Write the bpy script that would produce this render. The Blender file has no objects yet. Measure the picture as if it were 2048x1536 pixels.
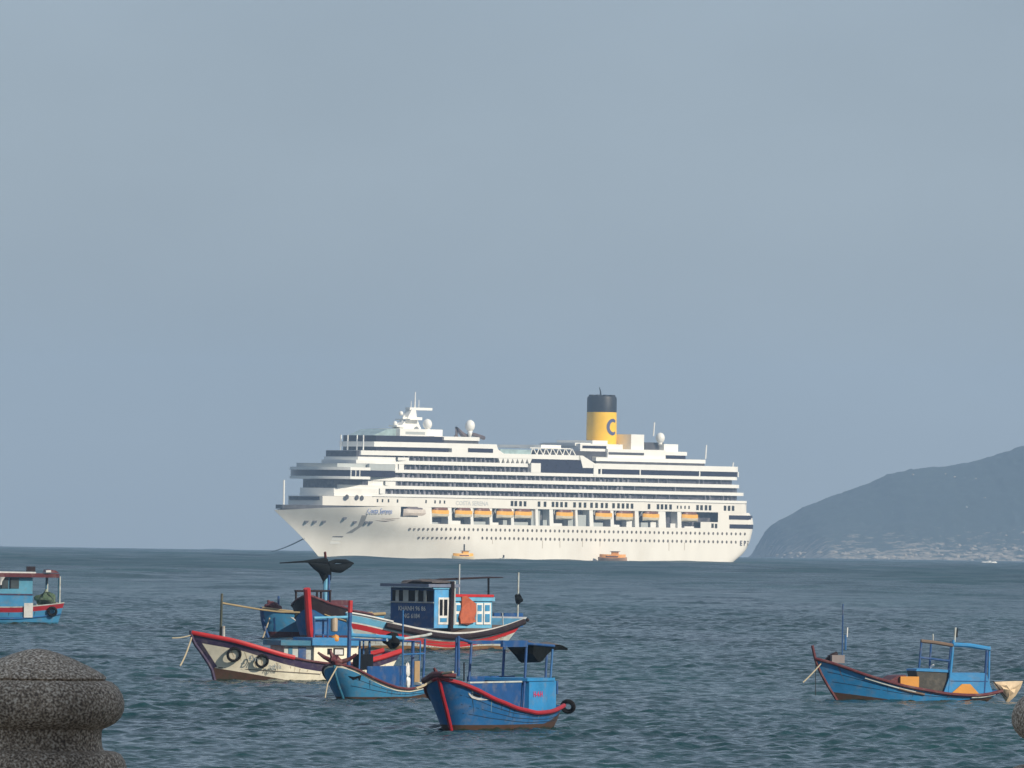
import bpy, math, random
import numpy as np
from math import sin, cos, pi, radians, sqrt, atan2

random.seed(4)
RNG = np.random.default_rng(11)
scene = bpy.context.scene
COL = scene.collection

# ------------------------------------------------------------------ camera, light, sky
FPX, EARTH, EYE = 18000.0, 6.371e6, 8.0          # focal length in photo pixels, earth radius, eye height over the sea
ROLL, PITCH = 0.01465, (1079.0 - 768.0) / 18000.0
cam_data = bpy.data.cameras.new("camera")
cam_data.sensor_width = 36.0
cam_data.lens = 36.0 * FPX / 2048.0
cam_data.clip_start, cam_data.clip_end = 1.0, 60000.0
cam = bpy.data.objects.new("camera", cam_data)
COL.objects.link(cam)
from mathutils import Matrix, Vector
cam.matrix_world = Matrix.Translation((0, 0, EYE)) @ Matrix.Rotation(pi / 2 + PITCH, 4, 'X') @ Matrix.Rotation(ROLL, 4, 'Z')
scene.camera = cam

SUN_EL, SUN_AZ = radians(30), radians(52)        # azimuth to the right of the direction back to the camera
sun_dir = Vector((sin(SUN_AZ) * cos(SUN_EL), -cos(SUN_AZ) * cos(SUN_EL), sin(SUN_EL)))
sun_data = bpy.data.lights.new("sun", 'SUN')
sun_data.energy = 4.4
sun_data.angle = radians(0.5)
sun_data.color = (1.0, 0.90, 0.74)
sun = bpy.data.objects.new("sun", sun_data)
sun.rotation_euler = sun_dir.to_track_quat('Z', 'Y').to_euler()
COL.objects.link(sun)

world = bpy.data.worlds.new("World")
scene.world = world
world.use_nodes = True
wn, wl = world.node_tree.nodes, world.node_tree.links
wn.clear()
sky = wn.new('ShaderNodeTexSky')
sky.sky_type = 'NISHITA'
sky.sun_disc = False
sky.sun_elevation = SUN_EL
sky.sun_rotation = atan2(sun_dir.x, sun_dir.y)
sky.air_density, sky.dust_density, sky.ozone_density = 1.0, 0.8, 1.5
wtc = wn.new('ShaderNodeTexCoord')
wmap = wn.new('ShaderNodeMapping'); wmap.inputs['Scale'].default_value = (9, 9, 18)
wno = wn.new('ShaderNodeTexNoise'); wno.inputs['Scale'].default_value = 1.6; wno.inputs['Detail'].default_value = 3
wrm = wn.new('ShaderNodeMapRange'); wrm.inputs['To Min'].default_value = 0.84; wrm.inputs['To Max'].default_value = 1.16
wmx = wn.new('ShaderNodeMix'); wmx.data_type = 'RGBA'; wmx.blend_type = 'MULTIPLY'; wmx.inputs['Factor'].default_value = 1.0
wht = wn.new('ShaderNodeMix'); wht.data_type = 'RGBA'; wht.blend_type = 'MULTIPLY'; wht.inputs['Factor'].default_value = 1.0
wht.inputs['B'].default_value = (0.84, 0.90, 1.06, 1)
wbg = wn.new('ShaderNodeBackground'); wbg.inputs['Strength'].default_value = 0.080
wout = wn.new('ShaderNodeOutputWorld')
wl.new(wtc.outputs['Generated'], wmap.inputs['Vector']); wl.new(wmap.outputs[0], wno.inputs['Vector'])
wl.new(wno.outputs['Fac'], wrm.inputs['Value'])
# a thin bright veil of high cloud, faintly uneven, over the clear sky
wve = wn.new('ShaderNodeMix'); wve.data_type = 'RGBA'; wve.inputs['Factor'].default_value = 0.66
wve.inputs['B'].default_value = (4.8, 5.25, 5.3, 1)
wl.new(sky.outputs[0], wve.inputs['A'])
wl.new(wve.outputs['Result'], wmx.inputs['A']); wl.new(wrm.outputs[0], wmx.inputs['B'])
wl.new(wmx.outputs['Result'], wht.inputs['A']); wl.new(wht.outputs['Result'], wbg.inputs['Color'])
wl.new(wbg.outputs[0], wout.inputs['Surface'])

scene.view_settings.view_transform = 'Standard'
scene.view_settings.look = 'None'
scene.view_settings.exposure = 0.12
scene.view_settings.gamma = 1.0
scene.render.engine = 'CYCLES'
scene.cycles.use_denoising = True
scene.cycles.max_bounces = 6
scene.cycles.volume_bounces = 1

# ------------------------------------------------------------------ sight lines of the photograph -> real places
_f = np.array([0, cos(PITCH), sin(PITCH)]); _r0 = np.array([1.0, 0, 0]); _u0 = np.array([0, -sin(PITCH), cos(PITCH)])
_r = cos(ROLL) * _r0 + sin(ROLL) * _u0; _u = -sin(ROLL) * _r0 + cos(ROLL) * _u0
EYEP = np.array([0, 0, EYE])
def ray(u, v): return _f + (u - 1024) / FPX * _r - (v - 768) / FPX * _u
def at_distance(u, v, Y):
    d = ray(u, v); return EYEP + d * (Y / d[1])
def on_water(u, v):
    d = ray(u, v); d = d / d[1]
    a = (1 + d[0] ** 2) / (2 * EARTH); b = d[2]
    t = (-b - sqrt(b * b - 4 * a * EYE)) / (2 * a)
    return EYEP + d * t
class Frame:
    """Place and heading of a vessel: x runs aft from the stem, y to the far side, z up from the water."""
    def __init__(s, o, ang):
        s.o = np.array(o, float); s.ang = ang
        s.hx = np.array([cos(ang), sin(ang), 0]); s.hy = np.array([-sin(ang), cos(ang), 0])
    def at(s, u, v, y=0.0):
        d = ray(u, v); t = ((s.o - EYEP) @ s.hy + y) / (d @ s.hy); p = EYEP + d * t - s.o
        return np.array([p @ s.hx, y, p[2]])
    def at_x(s, u, v, x):
        d = ray(u, v); t = ((s.o - EYEP) @ s.hx + x) / (d @ s.hx); p = EYEP + d * t - s.o
        return np.array([x, p @ s.hy, p[2]])
    def world(s, p): return s.o + s.hx * p[0] + s.hy * p[1] + np.array([0, 0, p[2]])

# ------------------------------------------------------------------ materials
MATS = {}
def mat(name, col, rough=0.5, var=0.18, scale=3.0, dirt=None, dirt_amt=0.0, dirt_scale=1.2, stretch=(1, 1, 1), metal=0.0, spec=0.4, bump=0.0, bump_scale=20.0):
    """Paint or cloth: base colour with a mottled variation, and patches of wear or dirt of another colour."""
    if name in MATS: return MATS[name]
    m = bpy.data.materials.new(name); m.use_nodes = True
    nt = m.node_tree; n, l = nt.nodes, nt.links
    bsdf = n['Principled BSDF']
    bsdf.inputs['Roughness'].default_value = rough; bsdf.inputs['Metallic'].default_value = metal
    bsdf.inputs['Specular IOR Level'].default_value = spec
    tc = n.new('ShaderNodeTexCoord'); mp = n.new('ShaderNodeMapping'); mp.inputs['Scale'].default_value = stretch
    l.new(tc.outputs['Object'], mp.inputs['Vector'])
    no = n.new('ShaderNodeTexNoise'); no.inputs['Scale'].default_value = scale; no.inputs['Detail'].default_value = 5
    l.new(mp.outputs[0], no.inputs['Vector'])
    ra = n.new('ShaderNodeMapRange'); ra.inputs['From Min'].default_value = 0.25; ra.inputs['From Max'].default_value = 0.75
    ra.inputs['To Min'].default_value = 1 - var; ra.inputs['To Max'].default_value = 1 + var
    l.new(no.outputs['Fac'], ra.inputs['Value'])
    mu = n.new('ShaderNodeMix'); mu.data_type = 'RGBA'; mu.blend_type = 'MULTIPLY'; mu.inputs['Factor'].default_value = 1
    mu.inputs['A'].default_value = (*col, 1); l.new(ra.outputs[0], mu.inputs['B'])
    out = mu.outputs['Result']
    if dirt is not None:
        n2 = n.new('ShaderNodeTexNoise'); n2.inputs['Scale'].default_value = dirt_scale; n2.inputs['Detail'].default_value = 8; n2.inputs['Roughness'].default_value = 0.65
        l.new(mp.outputs[0], n2.inputs['Vector'])
        r2 = n.new('ShaderNodeMapRange'); r2.inputs['From Min'].default_value = 0.5; r2.inputs['From Max'].default_value = 0.72
        r2.inputs['To Max'].default_value = dirt_amt; l.new(n2.outputs['Fac'], r2.inputs['Value'])
        m2 = n.new('ShaderNodeMix'); m2.data_type = 'RGBA'; l.new(r2.outputs[0], m2.inputs['Factor'])
        l.new(out, m2.inputs['A']); m2.inputs['B'].default_value = (*dirt, 1); out = m2.outputs['Result']
    l.new(out, bsdf.inputs['Base Color'])
    if bump:
        nb = n.new('ShaderNodeTexNoise'); nb.inputs['Scale'].default_value = bump_scale; nb.inputs['Detail'].default_value = 4
        l.new(tc.outputs['Object'], nb.inputs['Vector'])
        b = n.new('ShaderNodeBump'); b.inputs['Strength'].default_value = bump; b.inputs['Distance'].default_value = 0.05
        l.new(nb.outputs['Fac'], b.inputs['Height']); l.new(b.outputs[0], bsdf.inputs['Normal'])
    MATS[name] = m
    return m

# ------------------------------------------------------------------ mesh helpers
class MB:
    def __init__(s): s.v, s.f, s.m = [], [], []
    def add(s, vs, fs, mi=0):
        o = len(s.v); s.v += [tuple(map(float, p)) for p in vs]
        s.f += [tuple(o + i for i in f) for f in fs]; s.m += [mi] * len(fs); return s
    def box(s, a, b, mi=0):
        x0, x1 = sorted((a[0], b[0])); y0, y1 = sorted((a[1], b[1])); z0, z1 = sorted((a[2], b[2]))
        return s.add([(x0, y0, z0), (x1, y0, z0), (x1, y1, z0), (x0, y1, z0), (x0, y0, z1), (x1, y0, z1), (x1, y1, z1), (x0, y1, z1)],
                     [(0, 3, 2, 1), (4, 5, 6, 7), (0, 1, 5, 4), (1, 2, 6, 5), (2, 3, 7, 6), (3, 0, 4, 7)], mi)
    def prism(s, poly, z0, z1, mi=0, top=None):
        n = len(poly); tp = top or poly
        vs = [(p[0], p[1], z0) for p in poly] + [(p[0], p[1], z1) for p in tp]
        fs = [tuple(reversed(range(n))), tuple(range(n, 2 * n))] + [(i, (i + 1) % n, n + (i + 1) % n, n + i) for i in range(n)]
        return s.add(vs, fs, mi)
    def extrude_y(s, poly, y0, y1, mi=0):
        n = len(poly)
        vs = [(p[0], y0, p[1]) for p in poly] + [(p[0], y1, p[1]) for p in poly]
        fs = [tuple(range(n)), tuple(reversed(range(n, 2 * n)))] + [(i, n + i, n + (i + 1) % n, (i + 1) % n) for i in range(n)]
        return s.add(vs, fs, mi)
    def tube(s, pts, r, n=8, mi=0, cap=True, squash=1.0):
        pts = [Vector(map(float, p)) for p in pts]; k = len(pts)
        rs = [r] * k if not hasattr(r, '__len__') else list(r)
        vs, fs = [], []
        for i, p in enumerate(pts):
            t = (pts[min(i + 1, k - 1)] - pts[max(i - 1, 0)]).normalized()
            up = Vector((0, 0, 1)) if abs(t.z) < 0.9 else Vector((1, 0, 0))
            a = t.cross(up).normalized(); b = a.cross(t).normalized()
            for j in range(n):
                th = 2 * pi * (j + 0.5) / n
                vs.append(p + a * (rs[i] * cos(th)) + b * (rs[i] * squash * sin(th)))
        for i in range(k - 1):
            for j in range(n):
                fs.append((i * n + j, i * n + (j + 1) % n, (i + 1) * n + (j + 1) % n, (i + 1) * n + j))
        if cap: fs += [tuple(reversed(range(n))), tuple(range((k - 1) * n, k * n))]
        return s.add(vs, fs, mi)
    def loft(s, rings, mi=0, closed=True, cap=True):
        n = len(rings[0]); vs = [p for r in rings for p in r]; fs = []
        for i in range(len(rings) - 1):
            for j in range(n if closed else n - 1):
                fs.append((i * n + j, i * n + (j + 1) % n, (i + 1) * n + (j + 1) % n, (i + 1) * n + j))
        if cap: fs += [tuple(reversed(range(n))), tuple(range((len(rings) - 1) * n, len(rings) * n))]
        return s.add(vs, fs, mi)
    def lathe(s, prof, c=(0, 0, 0), n=24, mi=0, ax='z'):
        rings = []
        for r, h in prof:
            ring = []
            for j in range(n):
                a = 2 * pi * j / n
                p = (r * cos(a), r * sin(a), h) if ax == 'z' else (r * cos(a), h, r * sin(a))
                ring.append((p[0] + c[0], p[1] + c[1], p[2] + c[2]))
            rings.append(ring)
        return s.loft(rings, mi)
    def ball(s, c, r, mi=0, n=14, sq=(1, 1, 1)):
        rings = []
        for i in range(9):
            th = -pi / 2 + pi * (i + 0.02) / 8.04
            rings.append([(c[0] + sq[0] * r * cos(th) * cos(2 * pi * j / n), c[1] + sq[1] * r * cos(th) * sin(2 * pi * j / n), c[2] + sq[2] * r * sin(th)) for j in range(n)])
        return s.loft(rings, mi)
    def ring(s, c, R, r, ax, n=20, k=8, mi=0):
        """A tyre: R to the middle of the tread, r the half thickness, ax the axle direction."""
        ax = Vector(ax).normalized(); a = ax.cross(Vector((0, 0, 1))).normalized(); b = a.cross(ax)
        vs, fs = [], []
        for i in range(n):
            d = a * cos(2 * pi * i / n) + b * sin(2 * pi * i / n)
            for j in range(k):
                th = 2 * pi * j / k
                vs.append(Vector(c) + d * (R + r * cos(th)) + ax * (r * 1.15 * sin(th)))
        for i in range(n):
            for j in range(k):
                fs.append((i * k + j, ((i + 1) % n) * k + j, ((i + 1) % n) * k + (j + 1) % k, i * k + (j + 1) % k))
        return s.add(vs, fs, mi)
def obj(name, mb, mats, parent=None, smooth=False):
    me = bpy.data.meshes.new(name)
    me.from_pydata(mb.v, [], mb.f)
    mats = mats if isinstance(mats, (list, tuple)) else [mats]
    for m in mats: me.materials.append(m)
    if len(mats) > 1: me.polygons.foreach_set('material_index', mb.m)
    me.validate(); me.update()
    import bmesh
    bm = bmesh.new(); bm.from_mesh(me); bmesh.ops.recalc_face_normals(bm, faces=bm.faces); bm.to_mesh(me); bm.free()
    if smooth:
        me.polygons.foreach_set('use_smooth', [True] * len(me.polygons))
        if smooth != 'all': me.set_sharp_from_angle(angle=radians(38))
    o = bpy.data.objects.new(name, me); COL.objects.link(o)
    if parent is not None: o.parent = parent
    return o
def tag(o, label=None, cat=None, group=None, kind=None):
    for k, v in (('label', label), ('category', cat), ('group', group), ('kind', kind)):
        if v: o[k] = v
    return o
def empty(name, fr, label, cat, group=None):
    o = bpy.data.objects.new(name, None); COL.objects.link(o)
    o.location = fr.o; o.rotation_euler = (0, 0, fr.ang)
    return tag(o, label, cat, group)
def lone(name, mb, mats, fr, label, cat, group=None, smooth=True):
    """A thing of one mesh that rests on a vessel: its geometry is in the vessel's axes, its origin at its own base."""
    vs = np.array(mb.v); c = vs.mean(axis=0); c[2] = vs[:, 2].min()
    mb.v = [tuple(p) for p in vs - c]
    o = obj(name, mb, mats, None, smooth)
    o.location = fr.world(c); o.rotation_euler = (0, 0, fr.ang)
    return tag(o, label, cat, group)
def lettering(name, text, size, m, parent, loc, rot=(pi / 2, 0, 0), sx=1.0, shear=0.0, bold=0.014):
    cu = bpy.data.curves.new(name, 'FONT'); cu.body = text; cu.size = size; cu.extrude = 0.01 * size; cu.offset = bold * size
    cu.shear = shear; cu.resolution_u = 2; cu.materials.append(m)
    tmp = bpy.data.objects.new(name, cu); COL.objects.link(tmp); bpy.context.view_layer.update()
    me = bpy.data.meshes.new_from_object(tmp.evaluated_get(bpy.context.evaluated_depsgraph_get())); bpy.data.objects.remove(tmp); bpy.data.curves.remove(cu)
    o = bpy.data.objects.new(name, me); COL.objects.link(o); o.parent = parent
    o.location = loc; o.rotation_euler = rot; o.scale = (sx, 1, 1)
    return o

# ------------------------------------------------------------------ sea
def curve_drop(x, y): return -(x * x + y * y) / (2 * EARTH)
def build_sea():
    rows = [-150.0, -60.0, 28.0, 60, 110, 160, 210, 250, 280]
    y = 296.0
    while y < 11500:
        rows.append(y)
        y += 0.16 * (y / 300.0) if y < 1100 else 0.95 * (y / 1100.0) ** 1.7
    rows.append(11500.0)
    rows = np.array(rows, np.float64)
    core = np.linspace(-0.11, 0.11, 860)
    # columns: a fan that follows the view, then wide outer columns out to the edge of the sheet
    XE = 4000.0
    nr = len(rows)
    Yc = np.maximum(rows, 120.0)
    Xc = Yc[:, None] * core[None, :]
    side = np.linspace(0, 1, 15)[1:] ** 2.2
    right = Xc[:, -1:] + (XE - Xc[:, -1:]) * side[None, :]
    left = Xc[:, :1] + (-XE - Xc[:, :1]) * side[None, ::-1]
    X = np.concatenate([left, Xc, right], axis=1)
    nc = X.shape[1]
    Y = np.repeat(rows[:, None], nc, axis=1)
    dy = np.gradient(rows)
    dxc = Yc * (core[1] - core[0])
    Z = curve_drop(X, Y)
    xs, ys = X.astype(np.float32), Y.astype(np.float32)
    lam = np.concatenate([np.exp(np.linspace(math.log(0.5), math.log(11.0), 88)), np.exp(np.linspace(math.log(16), math.log(60), 26))])
    H = np.zeros_like(xs); DX = np.zeros_like(xs); DY = np.zeros_like(xs)
    ncore0 = len(side); mask = np.zeros(nc, np.float32); mask[ncore0:ncore0 + len(core)] = 1
    mask[ncore0:ncore0 + 6] = np.linspace(0, 1, 6); mask[ncore0 + len(core) - 6:ncore0 + len(core)] = np.linspace(1, 0, 6)
    for L_ in lam:
        th = RNG.normal(radians(-84), radians(30 if L_ > 2.5 else 46)); k = 2 * pi / L_
        kx, ky = k * cos(th), k * sin(th)
        slope = 0.047 * (1.0 if L_ < 1.8 else (1.8 / L_) ** 0.95) if L_ < 15.5 else 0.023
        a = slope / k
        spac = np.maximum(np.abs(ky) / k * dy, np.abs(kx) / k * dxc * 0.8)
        w = np.clip(L_ / (2.2 * spac) - 1.0, 0, 1).astype(np.float32)
        w[rows < 285] = 0
        if L_ > 15.5: w *= np.clip((rows - 700) / 1500, 0, 1).astype(np.float32)
        use = w > 0
        ph = xs[use] * np.float32(kx) + ys[use] * np.float32(ky) + np.float32(RNG.uniform(0, 2 * pi))
        sn = np.sin(ph); W = w[use][:, None] * mask[None, :]
        H[use] += W * np.float32(a) * sn
        cs = np.cos(ph) * W * np.float32(a * 1.0)
        DX[use] += cs * np.float32(kx / k); DY[use] += cs * np.float32(ky / k)
    # gusts: patches where the ripples are stronger or weaker
    g = 1 + 0.3 * np.sin(xs / 23 + 1.3 * np.sin(ys / 61)) * np.sin(ys / 47 + 0.7 + xs / 90)
    H *= g
    V = np.stack([X + DX, Y + DY, Z + H], axis=-1).reshape(-1, 3).astype(np.float32)
    idx = np.arange(nr * nc).reshape(nr, nc)
    Q = np.stack([idx[:-1, :-1], idx[:-1, 1:], idx[1:, 1:], idx[1:, :-1]], axis=-1).reshape(-1)
    nq = len(Q) // 4
    me = bpy.data.meshes.new("sea")
    me.vertices.add(len(V)); me.vertices.foreach_set('co', V.reshape(-1))
    me.loops.add(len(Q)); me.loops.foreach_set('vertex_index', Q.astype(np.int32))
    me.polygons.add(nq); me.polygons.foreach_set('loop_start', np.arange(0, 4 * nq, 4, dtype=np.int32))
    me.polygons.foreach_set('use_smooth', np.ones(nq, bool))
    me.update(calc_edges=True)
    m = bpy.data.materials.new("sea_water"); m.use_nodes = True
    n, l = m.node_tree.nodes, m.node_tree.links
    b = n['Principled BSDF']
    b.inputs['IOR'].default_value = 1.333
    tc = n.new('ShaderNodeTexCoord')
    # farther out the mesh holds only the longer waves; the short ones it leaves out are given as roughness
    sp = n.new('ShaderNodeSeparateXYZ'); l.new(tc.outputs['Object'], sp.inputs[0]); ro = n.new('ShaderNodeMapRange'); ro.inputs['From Min'].default_value = 350; ro.inputs['From Max'].default_value = 2600
    ro.inputs['To Min'].default_value = 0.07; ro.inputs['To Max'].default_value = 0.36; l.new(sp.outputs['Y'], ro.inputs['Value'])
    rs = n.new('ShaderNodeMapRange'); rs.inputs['From Min'].default_value = 400; rs.inputs['From Max'].default_value = 3000; rs.inputs['To Min'].default_value = 0.225; rs.inputs['To Max'].default_value = 0.12
    l.new(sp.outputs['Y'], rs.inputs['Value']); l.new(rs.outputs[0], b.inputs['Specular IOR Level'])
    mp = n.new('ShaderNodeMapping'); mp.inputs['Scale'].default_value = (0.05, 0.012, 1); l.new(tc.outputs['Object'], mp.inputs['Vector'])
    no = n.new('ShaderNodeTexNoise'); no.inputs['Scale'].default_value = 1; no.inputs['Detail'].default_value = 4; l.new(mp.outputs[0], no.inputs['Vector'])
    cr = n.new('ShaderNodeValToRGB')
    cr.color_ramp.elements[0].position = 0.3; cr.color_ramp.elements[0].color = (0.006, 0.030, 0.038, 1)
    cr.color_ramp.elements[1].position = 0.75; cr.color_ramp.elements[1].color = (0.012, 0.050, 0.055, 1)
    l.new(no.outputs['Fac'], cr.inputs['Fac'])
    # broad wind lanes across the bay: ruffled and smoother water
    mp3 = n.new('ShaderNodeMapping'); mp3.inputs['Scale'].default_value = (0.022, 0.0026, 1); l.new(tc.outputs['Object'], mp3.inputs['Vector'])
    n3 = n.new('ShaderNodeTexNoise'); n3.inputs['Scale'].default_value = 1; n3.inputs['Detail'].default_value = 7; n3.inputs['Roughness'].default_value = 0.7; l.new(mp3.outputs[0], n3.inputs['Vector'])
    r3 = n.new('ShaderNodeMapRange'); r3.inputs['From Min'].default_value = 0.3; r3.inputs['From Max'].default_value = 0.7; r3.inputs['To Min'].default_value = 0.55; r3.inputs['To Max'].default_value = 1.5; l.new(n3.outputs['Fac'], r3.inputs['Value'])
    m3 = n.new('ShaderNodeMix'); m3.data_type = 'RGBA'; m3.blend_type = 'MULTIPLY'; m3.inputs['Factor'].default_value = 1; l.new(cr.outputs['Color'], m3.inputs['A']); l.new(r3.outputs[0], m3.inputs['B']); l.new(m3.outputs['Result'], b.inputs['Base Color'])
    r4 = n.new('ShaderNodeMath'); r4.operation = 'MULTIPLY'; l.new(r3.outputs[0], r4.inputs[0]); l.new(ro.outputs[0], r4.inputs[1]); l.new(r4.outputs[0], b.inputs['Roughness'])
    mp2 = n.new('ShaderNodeMapping'); mp2.inputs['Scale'].default_value = (2.4, 3.0, 1); l.new(tc.outputs['Object'], mp2.inputs['Vector'])
    n2 = n.new('ShaderNodeTexNoise'); n2.inputs['Scale'].default_value = 1; n2.inputs['Detail'].default_value = 3; l.new(mp2.outputs[0], n2.inputs['Vector'])
    bu = n.new('ShaderNodeBump'); bu.inputs['Strength'].default_value = 0.6; bu.inputs['Distance'].default_value = 0.12
    l.new(n2.outputs['Fac'], bu.inputs['Height']); l.new(bu.outputs[0], b.inputs['Normal'])
    me.materials.append(m)
    o = bpy.data.objects.new("sea", me); COL.objects.link(o)
    o['kind'] = 'structure'
build_sea()

# ------------------------------------------------------------------ hill across the bay
def fbm(x, y, seed, octs=5, gain=0.5):
    r = np.random.default_rng(seed); out = np.zeros_like(x); a = 1.0
    for o in range(octs):
        for k in range(4):
            th = r.uniform(0, 2 * pi); w = 2 ** o * r.uniform(0.8, 1.25)
            out += a * 0.35 * np.sin(w * (x * cos(th) + y * sin(th)) + r.uniform(0, 6.3))
        a *= gain
    return out
def build_hill():
    Y0, Y1 = 9500.0, 10300.0                      # shore and ridge
    sil = [(1500, 1117), (1511, 1099), (1522, 1077), (1533, 1059), (1546, 1047), (1600, 1018), (1650, 996), (1700, 978), (1740, 965), (1775, 947), (1830, 937), (1900, 930),
           (1960, 918), (2000, 906), (2048, 889), (2160, 850), (2350, 800), (2600, 790), (2900, 850), (3200, 960), (3450, 1090), (3500, 1135)]
    P = np.array([at_distance(u, v, Y1) for u, v in sil])
    px, pz = P[:, 0], P[:, 2] - curve_drop(0, Y1)
    pz[0] = pz[-1] = 0
    nx, ny = 420, 150
    xs = np.linspace(px[0] - 1, px[-1] + 1, nx); t = np.linspace(0, 2.0, ny)
    X, T = np.meshgrid(xs, t)
    ridge = np.interp(X, px, np.maximum(pz, 0)) 
    depth = 180 + (Y1 - Y0 - 180) * np.clip(ridge / 60.0, 0, 1)
    Y = Y1 + (T - 1) * depth + 0 * X
    prof = np.where(T < 1, 1 - (1 - T) ** 1.45, np.clip(1 - (T - 1) ** 1.3, 0, 1))
    Hh = ridge * prof
    n1 = fbm(X / 46, Y / 90, 5); 
    def lump(nx_, ny_, sd):
        g = np.random.default_rng(sd).normal(size=(ny_ + 2, nx_ + 2)); gi = np.linspace(0, ny_, ny); gj = np.linspace(0, nx_, nx)
        i0, j0 = gi.astype(int), gj.astype(int); fi, fj = (gi - i0)[:, None], (gj - j0)[None, :]; fi, fj = fi * fi * (3 - 2 * fi), fj * fj * (3 - 2 * fj)
        A = g[i0][:, j0]; B = g[i0][:, j0 + 1]; C_ = g[i0 + 1][:, j0]; D_ = g[i0 + 1][:, j0 + 1]
        return (A * (1 - fj) + B * fj) * (1 - fi) + (C_ * (1 - fj) + D_ * fj) * fi
    n2 = lump(170, 60, 3) + 0.6 * lump(330, 120, 4)
    env = np.clip(Hh / 25, 0, 1)
    back = np.clip(4 * np.abs(T - 1), 0.12, 1)
    Hh = Hh + env * (n1 * 2.6 * back + n2 * 0.55)
    Hh = np.maximum(Hh, 0) - 0.6 + 0.0 * X
    Hh += np.clip(1 - T * 14, 0, 1) * 0
    Z = Hh + curve_drop(X, Y)
    V = np.stack([X, Y, Z], -1).reshape(-1, 3)
    mb = MB(); mb.v = [tuple(p) for p in V]
    for j in range(ny - 1):
        for i in range(nx - 1):
            a = j * nx + i; mb.f.append((a, a + 1, a + nx + 1, a + nx)); mb.m.append(0)
    m = bpy.data.materials.new("forest_slope"); m.use_nodes = True
    n, l = m.node_tree.nodes, m.node_tree.links; b = n['Principled BSDF']; b.inputs['Roughness'].default_value = 0.9
    tc = n.new('ShaderNodeTexCoord'); sp = n.new('ShaderNodeSeparateXYZ'); l.new(tc.outputs['Object'], sp.inputs[0])
    na = n.new('ShaderNodeTexNoise'); na.inputs['Scale'].default_value = 0.12; na.inputs['Detail'].default_value = 6; l.new(tc.outputs['Object'], na.inputs['Vector'])
    cg = n.new('ShaderNodeValToRGB'); cg.color_ramp.elements[0].color = (0.014, 0.029, 0.030, 1); cg.color_ramp.elements[1].color = (0.034, 0.053, 0.052, 1)
    l.new(na.outputs['Fac'], cg.inputs['Fac'])
    # bare rock: much of it along the shore, less and less up the slope
    nb = n.new('ShaderNodeTexNoise'); nb.inputs['Scale'].default_value = 0.075; nb.inputs['Detail'].default_value = 9; nb.inputs['Roughness'].default_value = 0.72
    l.new(tc.outputs['Object'], nb.inputs['Vector'])
    hz = n.new('ShaderNodeMapRange'); hz.inputs['From Min'].default_value = -9; hz.inputs['From Max'].default_value = 36
    hz.inputs['To Min'].default_value = 0.17; hz.inputs['To Max'].default_value = -0.06; l.new(sp.outputs['Z'], hz.inputs['Value'])
    ad = n.new('ShaderNodeMath'); ad.operation = 'ADD'; l.new(nb.outputs['Fac'], ad.inputs[0]); l.new(hz.outputs[0], ad.inputs[1])
    rr = n.new('ShaderNodeMapRange'); rr.inputs['From Min'].default_value = 0.585; rr.inputs['From Max'].default_value = 0.68; l.new(ad.outputs[0], rr.inputs['Value'])
    mx = n.new('ShaderNodeMix'); mx.data_type = 'RGBA'; l.new(rr.outputs[0], mx.inputs['Factor']); l.new(cg.outputs['Color'], mx.inputs['A'])
    mx.inputs['B'].default_value = (0.28, 0.245, 0.20, 1); l.new(mx.outputs['Result'], b.inputs['Base Color'])
    o = obj("hill", mb, m, None, 'all'); o['kind'] = 'structure'
    # pale boulders and ledges: many along the waterline, a scatter up the slope
    rk = MB(); rg = np.random.default_rng(21); G = V.reshape(ny, nx, 3)
    for k in range(420):
        u_ = rg.uniform(0.004, 0.62) ** 1.0; j = 0
        if k < 260: j = int(rg.integers(0, 7))
        else: j = int(7 + 60 * rg.random() ** 2.2)
        p = G[j, int(u_ * (nx - 1))]; r = rg.uniform(0.6, 2.3) * (1.0 if k < 260 else 0.75)
        if k >= 260 and fbm(np.array([p[0] / 30]), np.array([p[2] / 12]), 31)[0] < 0.25: continue
        rings = []; ph = rg.uniform(0, 6.3, 3); st = rg.uniform(1, 3.2) if k < 260 else rg.uniform(0.6, 2.0)
        for i in range(5):
            th = -pi / 2 + pi * (i + 0.1) / 4.2
            rings.append([(p[0] + st * r * cos(th) * cos(a) * (1 + 0.3 * sin(2 * a + ph[0])), p[1] + r * cos(th) * sin(a), p[2] + 0.3 * r + r * (0.8 + 0.3 * sin(a + ph[1])) * sin(th)) for a in np.linspace(0, 2 * pi, 8)[:-1]])
        rk.loft(rings)
    tag(obj("shore_rocks", rk, mat("pale_rock", (0.30, 0.27, 0.23), 0.9, 0.3, 0.3)), kind='stuff')
build_hill()

# ------------------------------------------------------------------ cruise ship
WHITE = mat("ship_white", (0.80, 0.77, 0.70), 0.45, 0.05, 0.15, (0.55, 0.50, 0.42), 0.35, 0.05, (1, 1, 0.35))
WHITE2 = mat("ship_upper_white", (0.83, 0.82, 0.77), 0.45, 0.04, 0.2)
GLASS = mat("ship_dark_glass", (0.016, 0.015, 0.034), 0.12, 0.25, 0.3, spec=0.5)
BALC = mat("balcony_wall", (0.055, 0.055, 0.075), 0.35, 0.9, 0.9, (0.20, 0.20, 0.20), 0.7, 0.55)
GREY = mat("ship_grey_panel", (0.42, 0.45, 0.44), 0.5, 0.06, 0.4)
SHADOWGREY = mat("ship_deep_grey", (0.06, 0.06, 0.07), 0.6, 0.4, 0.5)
YELLOW = mat("funnel_yellow", (0.95, 0.55, 0.012), 0.4, 0.06, 0.3)
BLACK = mat("funnel_black", (0.012, 0.014, 0.018), 0.5, 0.3, 0.3)
LOGO = mat("funnel_mark_blue", (0.07, 0.09, 0.20), 0.45, 0.05)
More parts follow.
